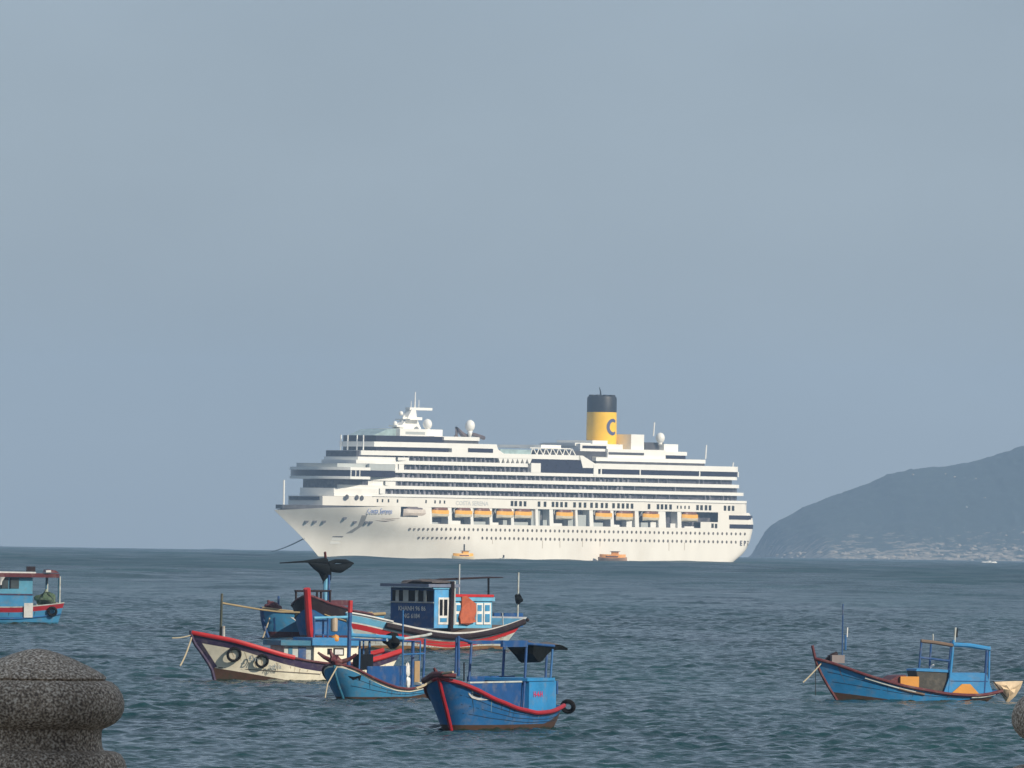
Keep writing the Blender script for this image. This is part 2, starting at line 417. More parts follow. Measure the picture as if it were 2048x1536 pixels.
PALEGLASS = mat("wind_screen_glass", (0.30, 0.40, 0.40), 0.2, 0.3, 0.4)
bow = at_distance(548, 1020, 3865.0); bow[2] = curve_drop(0, 3865.0)
SH = Frame(bow, radians(46))
ship = empty("cruise_ship", SH, "huge white cruise ship with tall yellow funnel anchored in the bay", "cruise ship")
HALF = 17.75
def sx(u, v, y=-HALF): return SH.at(u, v, y)[0]
def sz(u, v, y=-HALF): return SH.at(u, v, y)[2]
def stem_x(z): return np.interp(z, [-2, 0.6, 6, 11.9, 20.4, 30], [30.5, 27.3, 21.0, 12.8, 0, -8])
def stern_x(z): return np.interp(z, [-2, 1, 4.9, 9.4, 13, 15.8, 18.3, 19.6, 22.3, 27.4], [272, 277, 283.6, 286.8, 288.3, 289.0, 289.3, 289.3, 286.5, 283.4])
def hull_half(x, z):
    ln = np.interp(z, [0, 10, 22], [95, 84, 58]); n = np.interp(z, [0, 8, 22], [1.35, 1.5, 2.4])
    t = np.clip((x - stem_x(z)) / ln, 0, 1)
    b = HALF * (1 - (1 - t) ** n)
    d = np.clip((stern_x(z) - x) / 7.0, 0, 1)
    return max(float(b * (0.72 + 0.28 * sqrt(1 - (1 - d) ** 2))), 0.05)
def hull_top(x): return float(np.interp(x, [0, 20, 50], [20.4, 21.7, 22.7]))
def on_hull(u, v, proud=0.0):
    y = -12.0
    for _ in range(24):
        p = SH.at(u, v, y); y = 0.5 * y - 0.5 * hull_half(p[0], p[2])
    return np.array([p[0], y - proud, p[2]])

def build_hull():
    zrow = [-1.5, 0.4, 2, 4, 6, 8, 10, 12, 14, 15.5, 18.3, 20.4, 22.7]
    fwd = [i / 26 for i in range(27)]
    mid = [70, 77.5] + [77.5 + (250.5 - 77.5) * i / 24 for i in range(1, 25)] + [262, 268]
    aft = [i / 8 for i in range(1, 9)]
    V, F = [], []
    ncol = len(fwd) - 1 + 1 + len(mid) - 1 + len(aft)
    for sgn in (-1, 1):
        off = len(V); nrow = len(zrow); cols = []
        for k, z0 in enumerate(zrow):
            row = []
            for s_ in fwd[:-1]:
                z = z0
                x = stem_x(z) + s_ * (59.5 - stem_x(z)); zt = hull_top(x)
                if z0 > 15.5: z = 15.5 + (z0 - 15.5) * (zt - 15.5) / 7.2; x = stem_x(z) + s_ * (59.5 - stem_x(z))
                row.append((x, z))
            row.append((59.5, z0))
            row += [(x, z0) for x in mid]
            xe = stern_x(z0)
            row += [(268 + s_ * (xe - 268), z0) for s_ in aft]
            cols.append(row)
        nc = len(cols[0])
        for row in cols:
            for x, z in row: V.append((x, sgn * hull_half(x, z) if x > stem_x(z) + 0.01 else sgn * 0.05, z))
        for k in range(nrow - 1):
            for i in range(nc - 1):
                xa, za = (cols[k][i][0] + cols[k][i + 1][0]) / 2, (zrow[k] + zrow[k + 1]) / 2
                if sgn < 0 and 15.5 < za < 22.7 and ((77.5 < xa < 250.5) or (za > 18.3 and (59.5 < xa < 70 or 250.5 < xa < 262))): continue
                F.append((off + k * nc + i, off + k * nc + i + 1, off + (k + 1) * nc + i + 1, off + (k + 1) * nc + i))
        if sgn < 0: offn, ncn, nrn = off, nc, nrow
        else:
            for k in range(nrow - 1):                       # transom, stem
                a, b = offn + k * nc + nc - 1, off + k * nc + nc - 1
                F.append((a, b, b + nc, a + nc)); a, b = offn + k * nc, off + k * nc; F.append((a, a + nc, b + nc, b))
            for i in range(nc - 1):                         # deck
                a, b = offn + (nrow - 1) * nc + i, off + (nrow - 1) * nc + i
                F.append((a, a + 1, b + 1, b))
    mb = MB(); mb.v, mb.f, mb.m = V, F, [0] * len(F)
    return obj("hull", mb, WHITE, ship, True)
hull = build_hull()

# --- the open gallery where the lifeboats hang
g = MB()
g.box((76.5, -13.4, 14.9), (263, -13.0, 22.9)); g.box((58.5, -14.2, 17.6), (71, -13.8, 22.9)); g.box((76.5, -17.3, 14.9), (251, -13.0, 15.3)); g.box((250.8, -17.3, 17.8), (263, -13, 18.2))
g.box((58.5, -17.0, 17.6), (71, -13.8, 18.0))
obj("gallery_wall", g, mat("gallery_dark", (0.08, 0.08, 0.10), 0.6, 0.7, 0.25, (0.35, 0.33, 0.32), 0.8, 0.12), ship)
for u0, u1 in [(855, 863), (897, 903), (942, 946), (980, 984), (1023, 1027), (1072, 1076), (1100, 1106), (1152, 1155), (1180, 1186), (1222, 1227), (1271, 1277), (1318, 1331), (1356, 1362)]:
    p = MB(); x0, x1 = sx(u0, 1045), sx(u1, 1045)
    p.extrude_y([(x0, 15.4), (x1 + 0.6, 15.4), (x1, 22.8), (x0 - 0.4, 22.8)], -17.6, -13.3); obj("davit_pillar", p, WHITE2, ship)
for u0, u1, z1 in [(905, 925, 17.0), (948, 975, 16.8), (1030, 1060, 16.9), (1066, 1084, 22.5), (1090, 1098, 18.0), (1140, 1150, 22.5), (1190, 1210, 17.2), (1286, 1300, 17.6), (1345, 1355, 17.4), (866, 880, 16.2), (989, 1001, 16.5), (1010, 1018, 17.6), (1111, 1128, 16.6), (1160, 1176, 20.5), (1229, 1243, 16.4), (1257, 1268, 18.2), (1305, 1316, 17.8), (1373, 1392, 16.2)]:
    p = MB(); p.box((sx(u0, 1050), -16.5, 15.31), (sx(u1, 1050), -13.6, z1)); obj("deck_locker", p, WHITE2 if u0 % 2 else GREY, ship)

# --- portholes and windows in the hull side
PORT = mat("porthole_dark", (0.10, 0.085, 0.07), 0.3, 0.4, 0.2)
def disc(u, v, r):
    p = on_hull(u, v, 0.05); q = on_hull(u + 3, v, 0.05); t = Vector(q - p).normalized(); up = Vector((0, 0, 1)); nrm = t.cross(up).normalized()
    if nrm.y > 0: nrm = -nrm
    vs = []
    for d in (0.0, -0.25):
        for j in range(8):
            a = 2 * pi * j / 8; vs.append(Vector(p) + t * r * cos(a) + up * r * 1.15 * sin(a) + nrm * d)
    return vs, [tuple(range(8))] + [(j, 8 + j, 8 + (j + 1) % 8, (j + 1) % 8) for j in range(8)]
ports = []
u = 820.0
while u < 1506: ports.append((u, 1057.2 + (u - 820) * 0.0162)); u += 9.05
u = 838.0
while u < 1478:
    if abs(u - 950) > 6: ports.append((u, 1074.2 + (u - 838) * 0.0160))
    u += 9.05
ports.sort()
rest = MB()
for k, (u, v) in enumerate(ports):
    vs, fs = disc(u, v, 0.62)
    if k < 100: obj("porthole", MB().add(vs, fs), PORT, ship)
    else: rest.add(vs, fs)
tag(obj("porthole_rows", rest, PORT, ship), kind='stuff')
for u, v in [(613, 1041.5), (630, 1041.5), (648, 1041.5), (690, 1034.5), (710, 1042.5), (733, 1043), (742, 1043), (694, 994), (714, 995), (724, 996)]:
    vs, fs = disc(u, v, 1.0); obj("mooring_port", MB().add(vs, fs), SHADOWGREY, ship)
WIN = mat("window_dark", (0.02, 0.022, 0.02), 0.2, 0.3, 0.5)
def side_v(u): return 1006.5 + (u - 1000) * 0.0219
for u in [755, 765, 777, 795, 852, 870, 880, 889, 1024, 1031.5, 1041, 1050, 1078, 1090, 1106, 1114, 1123, 1132, 1149, 1160, 1170, 1183, 1193, 1204, 1213, 1227, 1237, 1246, 1255, 1264, 1298, 1316, 1324, 1332, 1341, 1355, 1362, 1370, 1378, 1395, 1403, 1412, 1420, 1450, 1458, 1466]:
    w = MB(); small = u < 1000 or 1350 < u < 1380
    x, z = sx(u, side_v(u)), sz(u, side_v(u)); hw, hh = (0.45, 0.7) if small else (0.85, 1.15)
    w.box((x - hw, -17.80, z - hh), (x + hw, -17.6, z + hh)); obj("window", w, WIN, ship)
for v0, v1, u0 in [(1030.5, 1039, 1458), (1048.5, 1057, 1459)]:
    w = MB(); z0, z1 = sz(u0, v1), sz(u0, v0); x0 = sx(u0, v0); xs_ = np.linspace(x0, 288.9, 9)
    near = [(x, -hull_half(x, (z0 + z1) / 2) - 0.12) for x in xs_]
    w.prism(near + [(x, y + 0.5) for x, y in reversed(near)], z0, z1); obj("stern_window", w, GLASS, ship)
for u, v in [(1425, 1051.5), (1432, 1052)]:
    p = on_hull(u, v); obj("window", MB().box((p[0] - 0.8, p[1] - 0.05, p[2] - 1.0), (p[0] + 0.8, p[1] + 0.3, p[2] + 1.0)), WIN, ship)

# --- decks of the superstructure
def plan(xc, yc, bulge, xe, inset=0.0, b=HALF, spread=24):
    xc, yc, b, xe = xc + inset, yc - inset * 0.6, b - inset, xe - inset
    near = []
    for i in range(9):
        t = i / 8; near.append((xc - 0.22 * bulge * (1 - t * t), -yc * t))
    near.append((xc + spread * 0.5, -(yc + (b - yc) * 0.68))); near.append((xc + spread, -b))
    near.append((xe - 3, -b)); near.append((xe - 0.8, -b + 1.0)); near.append((xe, -b + 3.2))
    return near + [(x, -y) for x, y in reversed(near[1:])]
def corner(u, v, yc=10.5): return SH.at(u, v, -yc)[0]
levels = [  # z0, z1, photo corner, aft end, bulge
    (22.72, 24.9, (645, 1005), 282.6, 6), (27.35, 29.9, (665, 985), 281.6, 6), (30.9, 33.5, (687, 967), 279.4, 6)]
for z0, z1, c, xe, bu in levels[:1]:
    obj("deck_tier", MB().prism(plan(corner(*c), 10.5, bu, xe), z0, 26.75), WHITE, ship)
x0 = corner(645, 1005)
fw = MB(); p = plan(x0 + 1.0, 10.0, 6, 60); fw.prism([q for q in p if q[0] < x0 + 1.1] , 25.0, 26.6)
obj("front_window_band", fw.prism(plan(x0 - 0.35, 10.6, 5.9, 30)[:8] + plan(x0 - 0.35, 10.6, 5.9, 30)[-7:], 24.95, 26.5), GLASS, ship)
# dark inner walls behind the balconies, one long core, and the white parapets in front of them
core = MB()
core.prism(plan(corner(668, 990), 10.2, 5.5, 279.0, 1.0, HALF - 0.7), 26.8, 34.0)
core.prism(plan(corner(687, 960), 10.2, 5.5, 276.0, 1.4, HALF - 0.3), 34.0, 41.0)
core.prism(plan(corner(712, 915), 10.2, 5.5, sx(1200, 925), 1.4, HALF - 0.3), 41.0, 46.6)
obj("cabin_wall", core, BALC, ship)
par = [(26.85, 28.1, (668, 992), 282.8), (30.3, 31.75, (676, 975), 280.6), (33.75, 35.3, (690, 958), 277.6), (37.35, 38.75, (698, 940), 276.2)]
for z0, z1, c, xe in par:
    obj("balcony_parapet", MB().prism(plan(corner(*c), 10.6, 6, xe), z0, z1), WHITE2, ship)
top2 = MB().prism(plan(corner(712, 925), 10.6, 6, sx(1062, 930)), 41.05, 42.65); obj("balcony_parapet", top2, WHITE2, ship)
obj("balcony_parapet", MB().prism(plan(corner(722, 905), 10.6, 6, sx(1166, 912)), 44.75, 46.75), WHITE2, ship)
aftp = MB(); xa = sx(1190, 935)
aftp.prism([(xa, -HALF), (273, -HALF), (275.8, -HALF + 1), (276.4, -HALF + 4), (276.4, HALF - 4), (275.8, HALF - 1), (273, HALF), (xa, HALF)], 41.0, 43.4)
obj("balcony_parapet", aftp, WHITE2, ship)
# forward: solid white sides between the parapets
for z0, z1, c, ue, v in [(28.1, 30.3, (668, 985), 770, 985), (31.75, 33.5, (689, 968), 781, 968), (38.75, 41.0, (706, 932), 808, 932), (42.65, 44.0, (716, 918), 806, 918)]:
    pl = plan(corner(*c), 10.4, 5.8, sx(ue, v), 0.06)
    obj("deck_tier", MB().prism(pl, z0, z1), WHITE2, ship)
# balcony dividers: thin partitions along each open row
for z0, z1, ua, ub in [(28.1, 30.3, 772, 1490), (31.75, 33.75, 784, 1482), (35.3, 37.35, 806, 1476), (38.75, 41.05, 811, 1060), (42.65, 44.75, 808, 998)]:
    d = MB(); zc = (z0 + z1) / 2
    xa, xb = sx(ua, 960), min(sx(ub, 970), 274)
    x = xa
    while x < xb:
        if x < 200 or random.random() < 0.25: d.box((x, -HALF + 0.35, z0 + 0.02), (x + random.choice([0.2, 0.35, 0.6]), -HALF + 1.6, z1 - random.choice([0.02, 0.02, 0.9])))
        if random.random() < 0.45 and x < 205: d.box((x + 1.0, -HALF + 0.8, z0 + 0.02), (x + 1.0 + random.uniform(0.5, 1.3), -HALF + 1.4, z0 + random.uniform(0.8, 1.7)))
        x += 2.95
    tag(obj("balcony_divider", d, mat("divider_pale", (0.20, 0.20, 0.23), 0.5, 0.5, 0.3), ship), kind='stuff')
# arches, big glazed block amidships, white gate posts
for k in range(7):
    x = sx(1002 + k * 9.6, 920); obj("arch_pillar", MB().extrude_y([(x - 0.4, 42.66), (x + 0.4, 42.66), (x + 1.5, 44.74), (x - 1.5, 44.74)], -17.6, -16.3), WHITE2, ship)
gx0, gx1 = sx(1060, 930), sx(1190, 930)
gl = MB(); gl.extrude_y([(gx0, 42.7), (sx(1081, 935), 42.7), (sx(1081, 935), 38.8), (gx1 + 2, 38.8), (gx1 - 2, 41.2), (sx(1167, 930), 41.2), (sx(1163, 918), 44.7), (gx0, 44.7)], -17.4, 17.4)
obj("pool_glazing", gl, GLASS, ship)
obj("gate_post", MB().box((sx(1062, 935), -17.9, 38.7), (sx(1081, 935), -15, 42.9)), WHITE2, ship)
obj("gate_post", MB().box((sx(1187, 940), -17.9, 37.9), (sx(1196, 940), -15, 43.0)), WHITE2, ship)
obj("shoulder_panel", MB().extrude_y([(sx(1166, 930), 41.3), (sx(1190, 930), 41.3), (sx(1190, 925), 43.4), (sx(1166, 915), 46.7), (sx(1160, 912), 46.7)], -17.7, -16.9), WHITE2, ship)
aft = MB(); aft.box((sx(1205, 945), -17.45, 38.8), (274.5, 17.45, 41.05)); obj("lido_glazing", aft, GLASS, ship)
for u in (1203, 1281, 1400, 1477):
    x = sx(u, 943); obj("window_mullion", MB().box((x - 0.35, -17.62, 38.76), (x + 0.35, -17.3, 41.04)), WHITE2, ship)
# bridge with its wing
brx0, brx1, brx2 = sx(698, 948), sx(738, 948), sx(790, 948)
bp = [(brx0 - 6 * (1 - t * t), -18.6 * t) for t in [i / 8 for i in range(9)]]
bpl = bp + [(brx1, -18.6), (brx1, -15), (brx1, 15), (brx1, 18.6)] + [(x, -y) for x, y in reversed(bp[1:])]
br = MB().prism(bpl, 34.2, 35.35); br.prism(bpl, 38.05, 39.3)
bridge = obj("bridge", br, WHITE2, ship)
ins = [(x + 0.3, y * 0.985) for x, y in bpl]
obj("bridge_window", MB().prism(ins, 35.36, 38.04), GLASS, bridge)
for u in (670, 685, 698, 711, 719):
    if u < 698: continue
    x = sx(u, 948, -18.4) if u > 700 else brx0 + 0.4
    obj("window_mullion", MB().box((x - 0.2, -18.62, 35.37), (x + 0.2, -18.2, 38.03)), WHITE2, bridge)
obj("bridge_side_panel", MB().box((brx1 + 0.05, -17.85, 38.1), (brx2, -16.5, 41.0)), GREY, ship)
obj("bridge_side_window", MB().box((brx1 + 0.05, -17.86, 35.36), (brx2, -16.5, 38.0)), GLASS, ship)
xw = corner(668, 935)
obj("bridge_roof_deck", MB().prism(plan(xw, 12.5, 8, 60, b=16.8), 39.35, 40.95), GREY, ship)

# forward top house, its windows and the terrace above
fx0, fx1, fx2 = corner(748, 890), sx(1000, 890), sx(1008, 907)
fh = MB(); pl = plan(fx0, 10.6, 6, fx1 - 3, b=HALF - 0.1)
obj("top_house", fh.prism(pl, 48.5, 50.7), WHITE2, ship)
obj("top_house_glazing", MB().prism(plan(corner(752, 902), 10.2, 6, sx(905, 902), 0.3), 46.78, 48.5), GLASS, ship)
obj("top_house_end", MB().extrude_y([(sx(904, 903), 46.76), (fx2, 46.76), (fx1 - 1, 48.5), (sx(904, 903), 48.5)], -HALF + 0.05, HALF - 0.05), WHITE2, ship)
obj("top_house_end", MB().extrude_y([(fx1 - 6.1, 48.5), (fx1 - 1, 48.5), (fx1 + -2, 50.7), (fx1 - 6.1, 50.7)], -HALF + 0.12, HALF - 0.12), WHITE2, ship)
obj("top_house_window", MB().box((sx(936, 904), -HALF - 0.02, 46.95), (sx(986, 905), -HALF + 0.3, 48.75)), GLASS, ship)
obj("terrace_glazing", MB().prism(plan(corner(752, 880), 10.4, 6, sx(897, 882), 0.5), 50.7, 53.4), GLASS, ship)
obj("terrace_glazing", MB().prism(plan(sx(880, 884), 15, 0.2, sx(962, 884), 0.5), 50.7, 52.0), SHADOWGREY, ship)
obj("terrace_roof", MB().prism(plan(sx(878, 880), 15, 0.2, sx(965, 880)), 52.0, 53.6), WHITE2, ship)
for u in (676, 690, 709, 722):
    p = SH.at(u, 885, 0); t = (725 - u) / 60
    obj("terrace_post", MB().box((corner(752, 880) - 6.3 + (1 - t) * 2.0, 8 - (1 - t) * 16, 46.9), (corner(752, 880) - 5.9 + (1 - t) * 2.0, 8.5 - (1 - t) * 16, 53.5)), WHITE2, ship)
h2 = MB(); hx0, hx1 = sx(795, 868, -10), sx(885, 868, -10)
h2.prism([(hx0 - 1, 0), (hx0 + 1.5, -10), (hx1, -10), (hx1, 10), (hx0 + 1.5, 10)], 53.0, 56.6)
obj("radar_house", h2, WHITE2, ship)
obj("radar_house_window", MB().box((hx0 + 5, -10.06, 54.2), (hx0 + 17, -9.8, 55.4)), GREY, ship)
ws = MB(); wx0, wx1 = sx(745, 870, -8), sx(800, 862, -8)
ws.extrude_y([(wx0, 53.2), (wx1 + 2, 53.2), (wx1 + 2, 56.8), (wx0 + 9, 56.2)], -8, 8); obj("wind_screen", ws, PALEGLASS, ship)
# radar mast
mx = sx(818, 840, 0)
mt = MB()
mt.extrude_y([(mx - 8, 56.6), (mx + 6, 56.6), (mx + 3.2, 61), (mx + 2.4, 65), (mx + 0.0, 65.4), (mx - 3, 61)], -1.8, 1.8)
mt.box((mx - 4, -4.5, 60.6), (mx + 3.5, 4.5, 61.1)); mt.box((mx - 1, -1.4, 65.0), (mx + 13, 1.4, 66.1)); mt.tube([(mx + 3.5, 0, 66), (mx + 3.7, 0, 73.0)], [0.35, 0.2], 6)
mt.tube([(mx + 6, 0, 66), (mx + 6, 0, 69.5)], 0.16, 5); mt.tube([(mx + 2.2, 1, 66), (mx + 2.2, 1, 69.0)], 0.16, 5); mt.box((mx + 7, -1.2, 61), (mx - 5, -0.9, 61.9))
mt.tube([(mx - 5, 0, 57), (mx - 3, 0, 62.6)], 0.5, 6); mt.box((mx - 10, -2.5, 57.5), (mx - 5, 2.5, 58.2)); mt.tube([(mx - 8, 2, 57), (mx + 1, 0, 63)], 0.3, 6)
mast = obj("radar_mast", mt, WHITE2, ship)
obj("radar_dome", MB().ball((mx - 5.0, 0, 63.4), 1.0), WHITE2, mast, 'all'); obj("radar_dome", MB().ball((mx - 8.6, 0, 59.0), 1.0), WHITE2, mast, 'all')
for u, v, r, ped, zb in [(855, 848.5, 2.0, 1.0, 56.5), (940, 851.5, 2.2, 1.2, 53.6), (1320.5, 876, 2.05, 1.0, 53.2)]:
    c = SH.at(u, v, -8); d = MB().ball((c[0], -8, c[2]), r, sq=(1, 1, 1.18)); d.lathe([(ped, c[2] - r * 1.0), (ped * 0.8, c[2] - r * 1.6), (0.5, zb)], (c[0], -8, 0), 10)
    obj("satellite_dome", d, WHITE2, ship, 'all')
sl = MB(); s0 = SH.at(912, 862, -6); s1 = SH.at(968, 876, -6)
sl.tube([(s0[0], -6, 53.4), (s0[0] + 0.5, -6, s0[2] + 1), (s0[0] + 4, -6, s0[2] - 1.4), (s0[0] + 7, -6, 53.6)], 1.1, 8); sl.tube([(s0[0] + 8, -6, 55.2), (s1[0] - 6, -6, 54.8), (s1[0], -6, s1[2])], 0.9, 8)
obj("water_slide", sl, [mat("slide_brown", (0.12, 0.09, 0.09), 0.4, 0.4, 0.3)], ship, True)

# pool deck screens, funnel and the houses around it
obj("pool_screen", MB().box((sx(1005, 902), -16.5, 46.76), (sx(1066, 902), -16.2, 48.7)), PALEGLASS, ship)
pv = MB()
for u in range(1070, 1150, 13):
    x = sx(u, 900); pv.tube([(x, -15, 46.7), (x + 1.2, -15, 49.4)], 0.25, 6); pv.tube([(x + 4, -15, 46.7), (x + 1.6, -15, 49.6)], 0.25, 6)
pv.box((sx(1068, 893), -15.4, 49.4), (sx(1150, 893), -9, 49.8)); obj("pergola", pv, WHITE2, ship)
def house(name, u0, u1, v0, v1, y0, m=WHITE2, y1=None, vm=None):
    a, b = SH.at(u0, vm or v1, y0), SH.at(u1, v1, y0); zt = SH.at((u0 + u1) / 2, v0, y0)[2]; zb = SH.at((u0 + u1) / 2, v1, y0)[2]
    return obj(name, MB().box((a[0], y0, zb), (b[0], -y0 if y1 is None else y1, zt)), m, ship)
house("funnel_house", 1080, 1160, 901, 912, -13, SHADOWGREY); house("funnel_house", 1160, 1245, 888, 921, -12.5)
house("pergola_roof", 1082, 1122, 890, 896, -13.4)
house("funnel_house_window", 1165, 1213, 891.5, 897, -12.6, GLASS, -12.2); house("funnel_house_window", 1151, 1215, 902.5, 913, -12.9, SHADOWGREY, -12.55)
house("funnel_house_window", 1217, 1288, 905, 910, -14.06, SHADOWGREY, -13.8)
house("funnel_step", 1185, 1215, 881, 889.5, -11); house("funnel_step", 1150, 1187, 886, 892, -10)
house("aft_house", 1215, 1331, 899, 925, -14); house("vent_house", 1262, 1288, 869, 899, -12, WHITE2, -1.5)
house("aft_awning", 1290, 1327, 885, 902, -6, SHADOWGREY); house("aft_bar", 1328, 1356, 888.5, 906, -9)
house("aft_roof", 1262, 1374, 902.5, 910, -13.5); house("aft_house_glazing", 1329, 1371, 910, 918, -13.3, GLASS, 12)
house("aft_terrace_roof", 1192, 1411, 917.0, 924.5, -15.5); house("aft_terrace_glazing", 1192, 1409, 924.0, 931.5, -15.2, SHADOWGREY, 14)
for u, v0, v1 in [(1411, 890, 918), (1307, 845, 872), (1465, 925, 936), (567, 960, 1016)]:
    y = 0 if u == 567 else -10; a, b = SH.at(u, v1, y), SH.at(u + (2 if u != 567 else 1), v0, y); obj("flagstaff", MB().tube([a, b], 0.42 if u == 567 else 0.3, 6), WHITE2, ship)
fc = SH.at(1203, 860, 0); R_ = 6.75; fx = fc[0]
ft, fb, fm = SH.at(1203, 793, 0)[2], 50.5, SH.at(1203, 824.5, 0)[2]
fun = obj("funnel", MB().lathe([(R_ * 1.0, fb), (R_ * 1.0, 60), (R_ * 0.985, fm)], (fx, 0, 0), 40), YELLOW, ship, True)
bt = MB().lathe([(R_ * 0.985, fm + 0.02), (R_ * 0.98, ft - 0.8), (R_ * 0.93, ft)], (fx, 0, 0), 40)
for k in range(9):
    a = 2 * pi * k / 9; bt.lathe([(1.1, ft - 2), (1.1, ft + 0.7), (0.8, ft + 0.75)], (fx + 4.9 * cos(a), 4.9 * sin(a), 0), 10)
obj("funnel_top", bt, BLACK, fun, True)
obj("whip_antenna", MB().tube([(fx - 3.5, -2.5, ft - 0.2), (fx - 3.6, -2.5, ft + 2), (fx - 4.4, -2.5, ft + 4)], [0.5, 0.3, 0.15], 6), BLACK, fun)
cm = MB(); rings = []
ccz = SH.at(1222, 854, -R_)[2]
for i in range(29):
    a = radians(48 + i * (264 / 28)); tw = 0.95 - 0.35 * abs(cos((i / 28 - 0.5) * pi) - 1)
    ring = []
    for rr, dd in ((3.35 + 0.1, 0.02), (3.35 + 0.1, 0.12), (3.35 - 2 * tw * 0.8, 0.12), (3.35 - 2 * tw * 0.8, 0.02)):
        th = -rr * 0.92 * cos(a + 0) / R_; zz = ccz + rr * 1.08 * sin(a)
        ring.append((fx + (R_ + dd) * sin(-th), -(R_ + dd) * cos(th), zz))
    rings.append(ring)
cm.loft(rings); obj("funnel_letter", cm, LOGO, fun)

# --- writing on the hull, anchors, markings
BLUEW = mat("name_blue", (0.10, 0.17, 0.42), 0.5, 0.05); GREYW = mat("name_grey", (0.52, 0.54, 0.53), 0.5, 0.05); DARKW = mat("name_dark", (0.03, 0.03, 0.06), 0.5, 0.05)
a, b = on_hull(731, 1026.5), on_hull(792, 1028)
yaw = atan2(b[1] - a[1], b[0] - a[0])
lettering("name_lettering", "Costa Serena", 3.2, BLUEW, ship, (a[0], a[1] - 0.9, a[2]), (pi / 2, 0, yaw), 0.80, 0.25, 0.0)
a = SH.at(911, 1010, -HALF); b = SH.at(986, 1011, -HALF)
lettering("name_lettering", "COSTA SERENA", 2.6, GREYW, ship, (a[0], -HALF - 0.06, a[2]), sx=1.12)
for ch_, xl in (("E", 276.6), ("P", 279.2), ("T", 281.7)):
    ya, yb = hull_half(xl, 9.0), hull_half(xl + 2.0, 9.0)
    lettering("port_letter", ch_, 3.1, DARKW, ship, (xl, -max(ya, yb) - 0.15, 8.0), (pi / 2, 0, atan2(ya - yb, 2.0)), 1.0, 0.0, 0.02)
def plate(name, pts, m, proud=0.08, thick=0.25, n=6):
    """A thin shaped plate that follows the hull: a quad of photo points, subdivided."""
    P = np.array(pts, float); vs, fs = [], []
    for d in (proud, -thick):
        for i in range(n + 1):
            for j in range(n + 1):
                s, t = i / n, j / n
                q = (1 - s) * ((1 - t) * P[0] + t * P[1]) + s * ((1 - t) * P[3] + t * P[2]); vs.append(on_hull(q[0], q[1], d))
    k = (n + 1) ** 2
    for i in range(n):
        for j in range(n):
            a_ = i * (n + 1) + j; fs.append((a_, a_ + 1, a_ + n + 2, a_ + n + 1))
    for i in range(n):
        for e in ((i, i + 1), (n * (n + 1) + i, n * (n + 1) + i + 1), (i * (n + 1), (i + 1) * (n + 1)), (i * (n + 1) + n, (i + 1) * (n + 1) + n)):
            fs.append((e[0], e[1], e[1] + k, e[0] + k))
    return obj(name, MB().add(vs, fs), m, ship)
plate("anchor_recess_shade", [(724, 1030.5), (734, 1030.5), (727, 1050), (716, 1052)], mat("recess_shade_grey", (0.30, 0.29, 0.27), 0.6, 0.2, 0.4))  # grey plates on the hull, coloured as the shade in a slanting recess
plate("anchor_recess_shade", [(716, 1052), (727, 1050), (704, 1066), (691, 1067)], mat("recess_shade_grey", (0.30, 0.29, 0.27)))
plate("bow_marking", [(664, 1075), (682, 1075.5), (680, 1081), (662, 1080.5)], WHITE2); plate("bow_marking", [(661, 1082.5), (678, 1083), (681, 1087.5), (659, 1088)], WHITE2)
plate("bow_marking_shadow", [(666, 1072.5), (687, 1072.5), (684, 1074.9), (664, 1074.4)], SHADOWGREY)  # dark strip painted as the shadow above the white marks
for pts in ([(751, 1040.5), (770, 1043.5), (790, 1040), (770, 1042)], [(762, 1037.5), (780, 1038.6), (800, 1036.5), (780, 1037.4)]):
    plate("wave_marking", pts, mat("mark_brown", (0.20, 0.13, 0.10), 0.5))
plate("hull_groove", [(745, 991.4), (1000, 997), (1000, 998.2), (745, 992.6)], SHADOWGREY) if False else obj("hull_groove", MB().box((42, -HALF - 0.03, 26.7), (281, -HALF + 0.3, 26.95)), SHADOWGREY, ship)
obj("foredeck_gap_shade", MB().prism([(x, -hull_half(x, 21) + 0.25) for x in np.linspace(3, 46, 12)] + [(x, hull_half(x, 21) - 0.25) for x in np.linspace(46, 3, 12)], 21.0, 22.72), SHADOWGREY, ship)  # solid dark strip standing in for the shadow line of the open foredeck
for k, u in enumerate([985, 1085, 1120, 1165, 1200, 1338, 1369]):
    v = 1078 + (u - 985) * 0.0165; a = on_hull(u, v + 1); b = on_hull(u, v + 10 + (k * 7) % 9)
    obj("rust_streak", MB().box((a[0] - 0.16, a[1] - 0.03, b[2]), (a[0] + 0.16, a[1] + 0.1, a[2])), mat("rust_stain", (0.42, 0.36, 0.28), 0.7, 0.2), ship)
# --- anchor chain running off the bow
ca, cb = on_hull(608, 1077), None
cw = on_water(540, 1103.5); cl = np.array([(cw - SH.o) @ SH.hx, (cw - SH.o) @ SH.hy, cw[2] - SH.o[2]])
pts = [tuple(ca * (1 - t) + cl * t - np.array([0, 0, 2.2 * 4 * t * (1 - t) * 0.4])) for t in np.linspace(0, 1, 9)]
lone("anchor_chain", MB().tube(pts, 0.34, 6), mat("chain_iron", (0.05, 0.05, 0.055), 0.7), SH, "dark anchor chain slanting from the cruise ship's bow to the water", "chain")

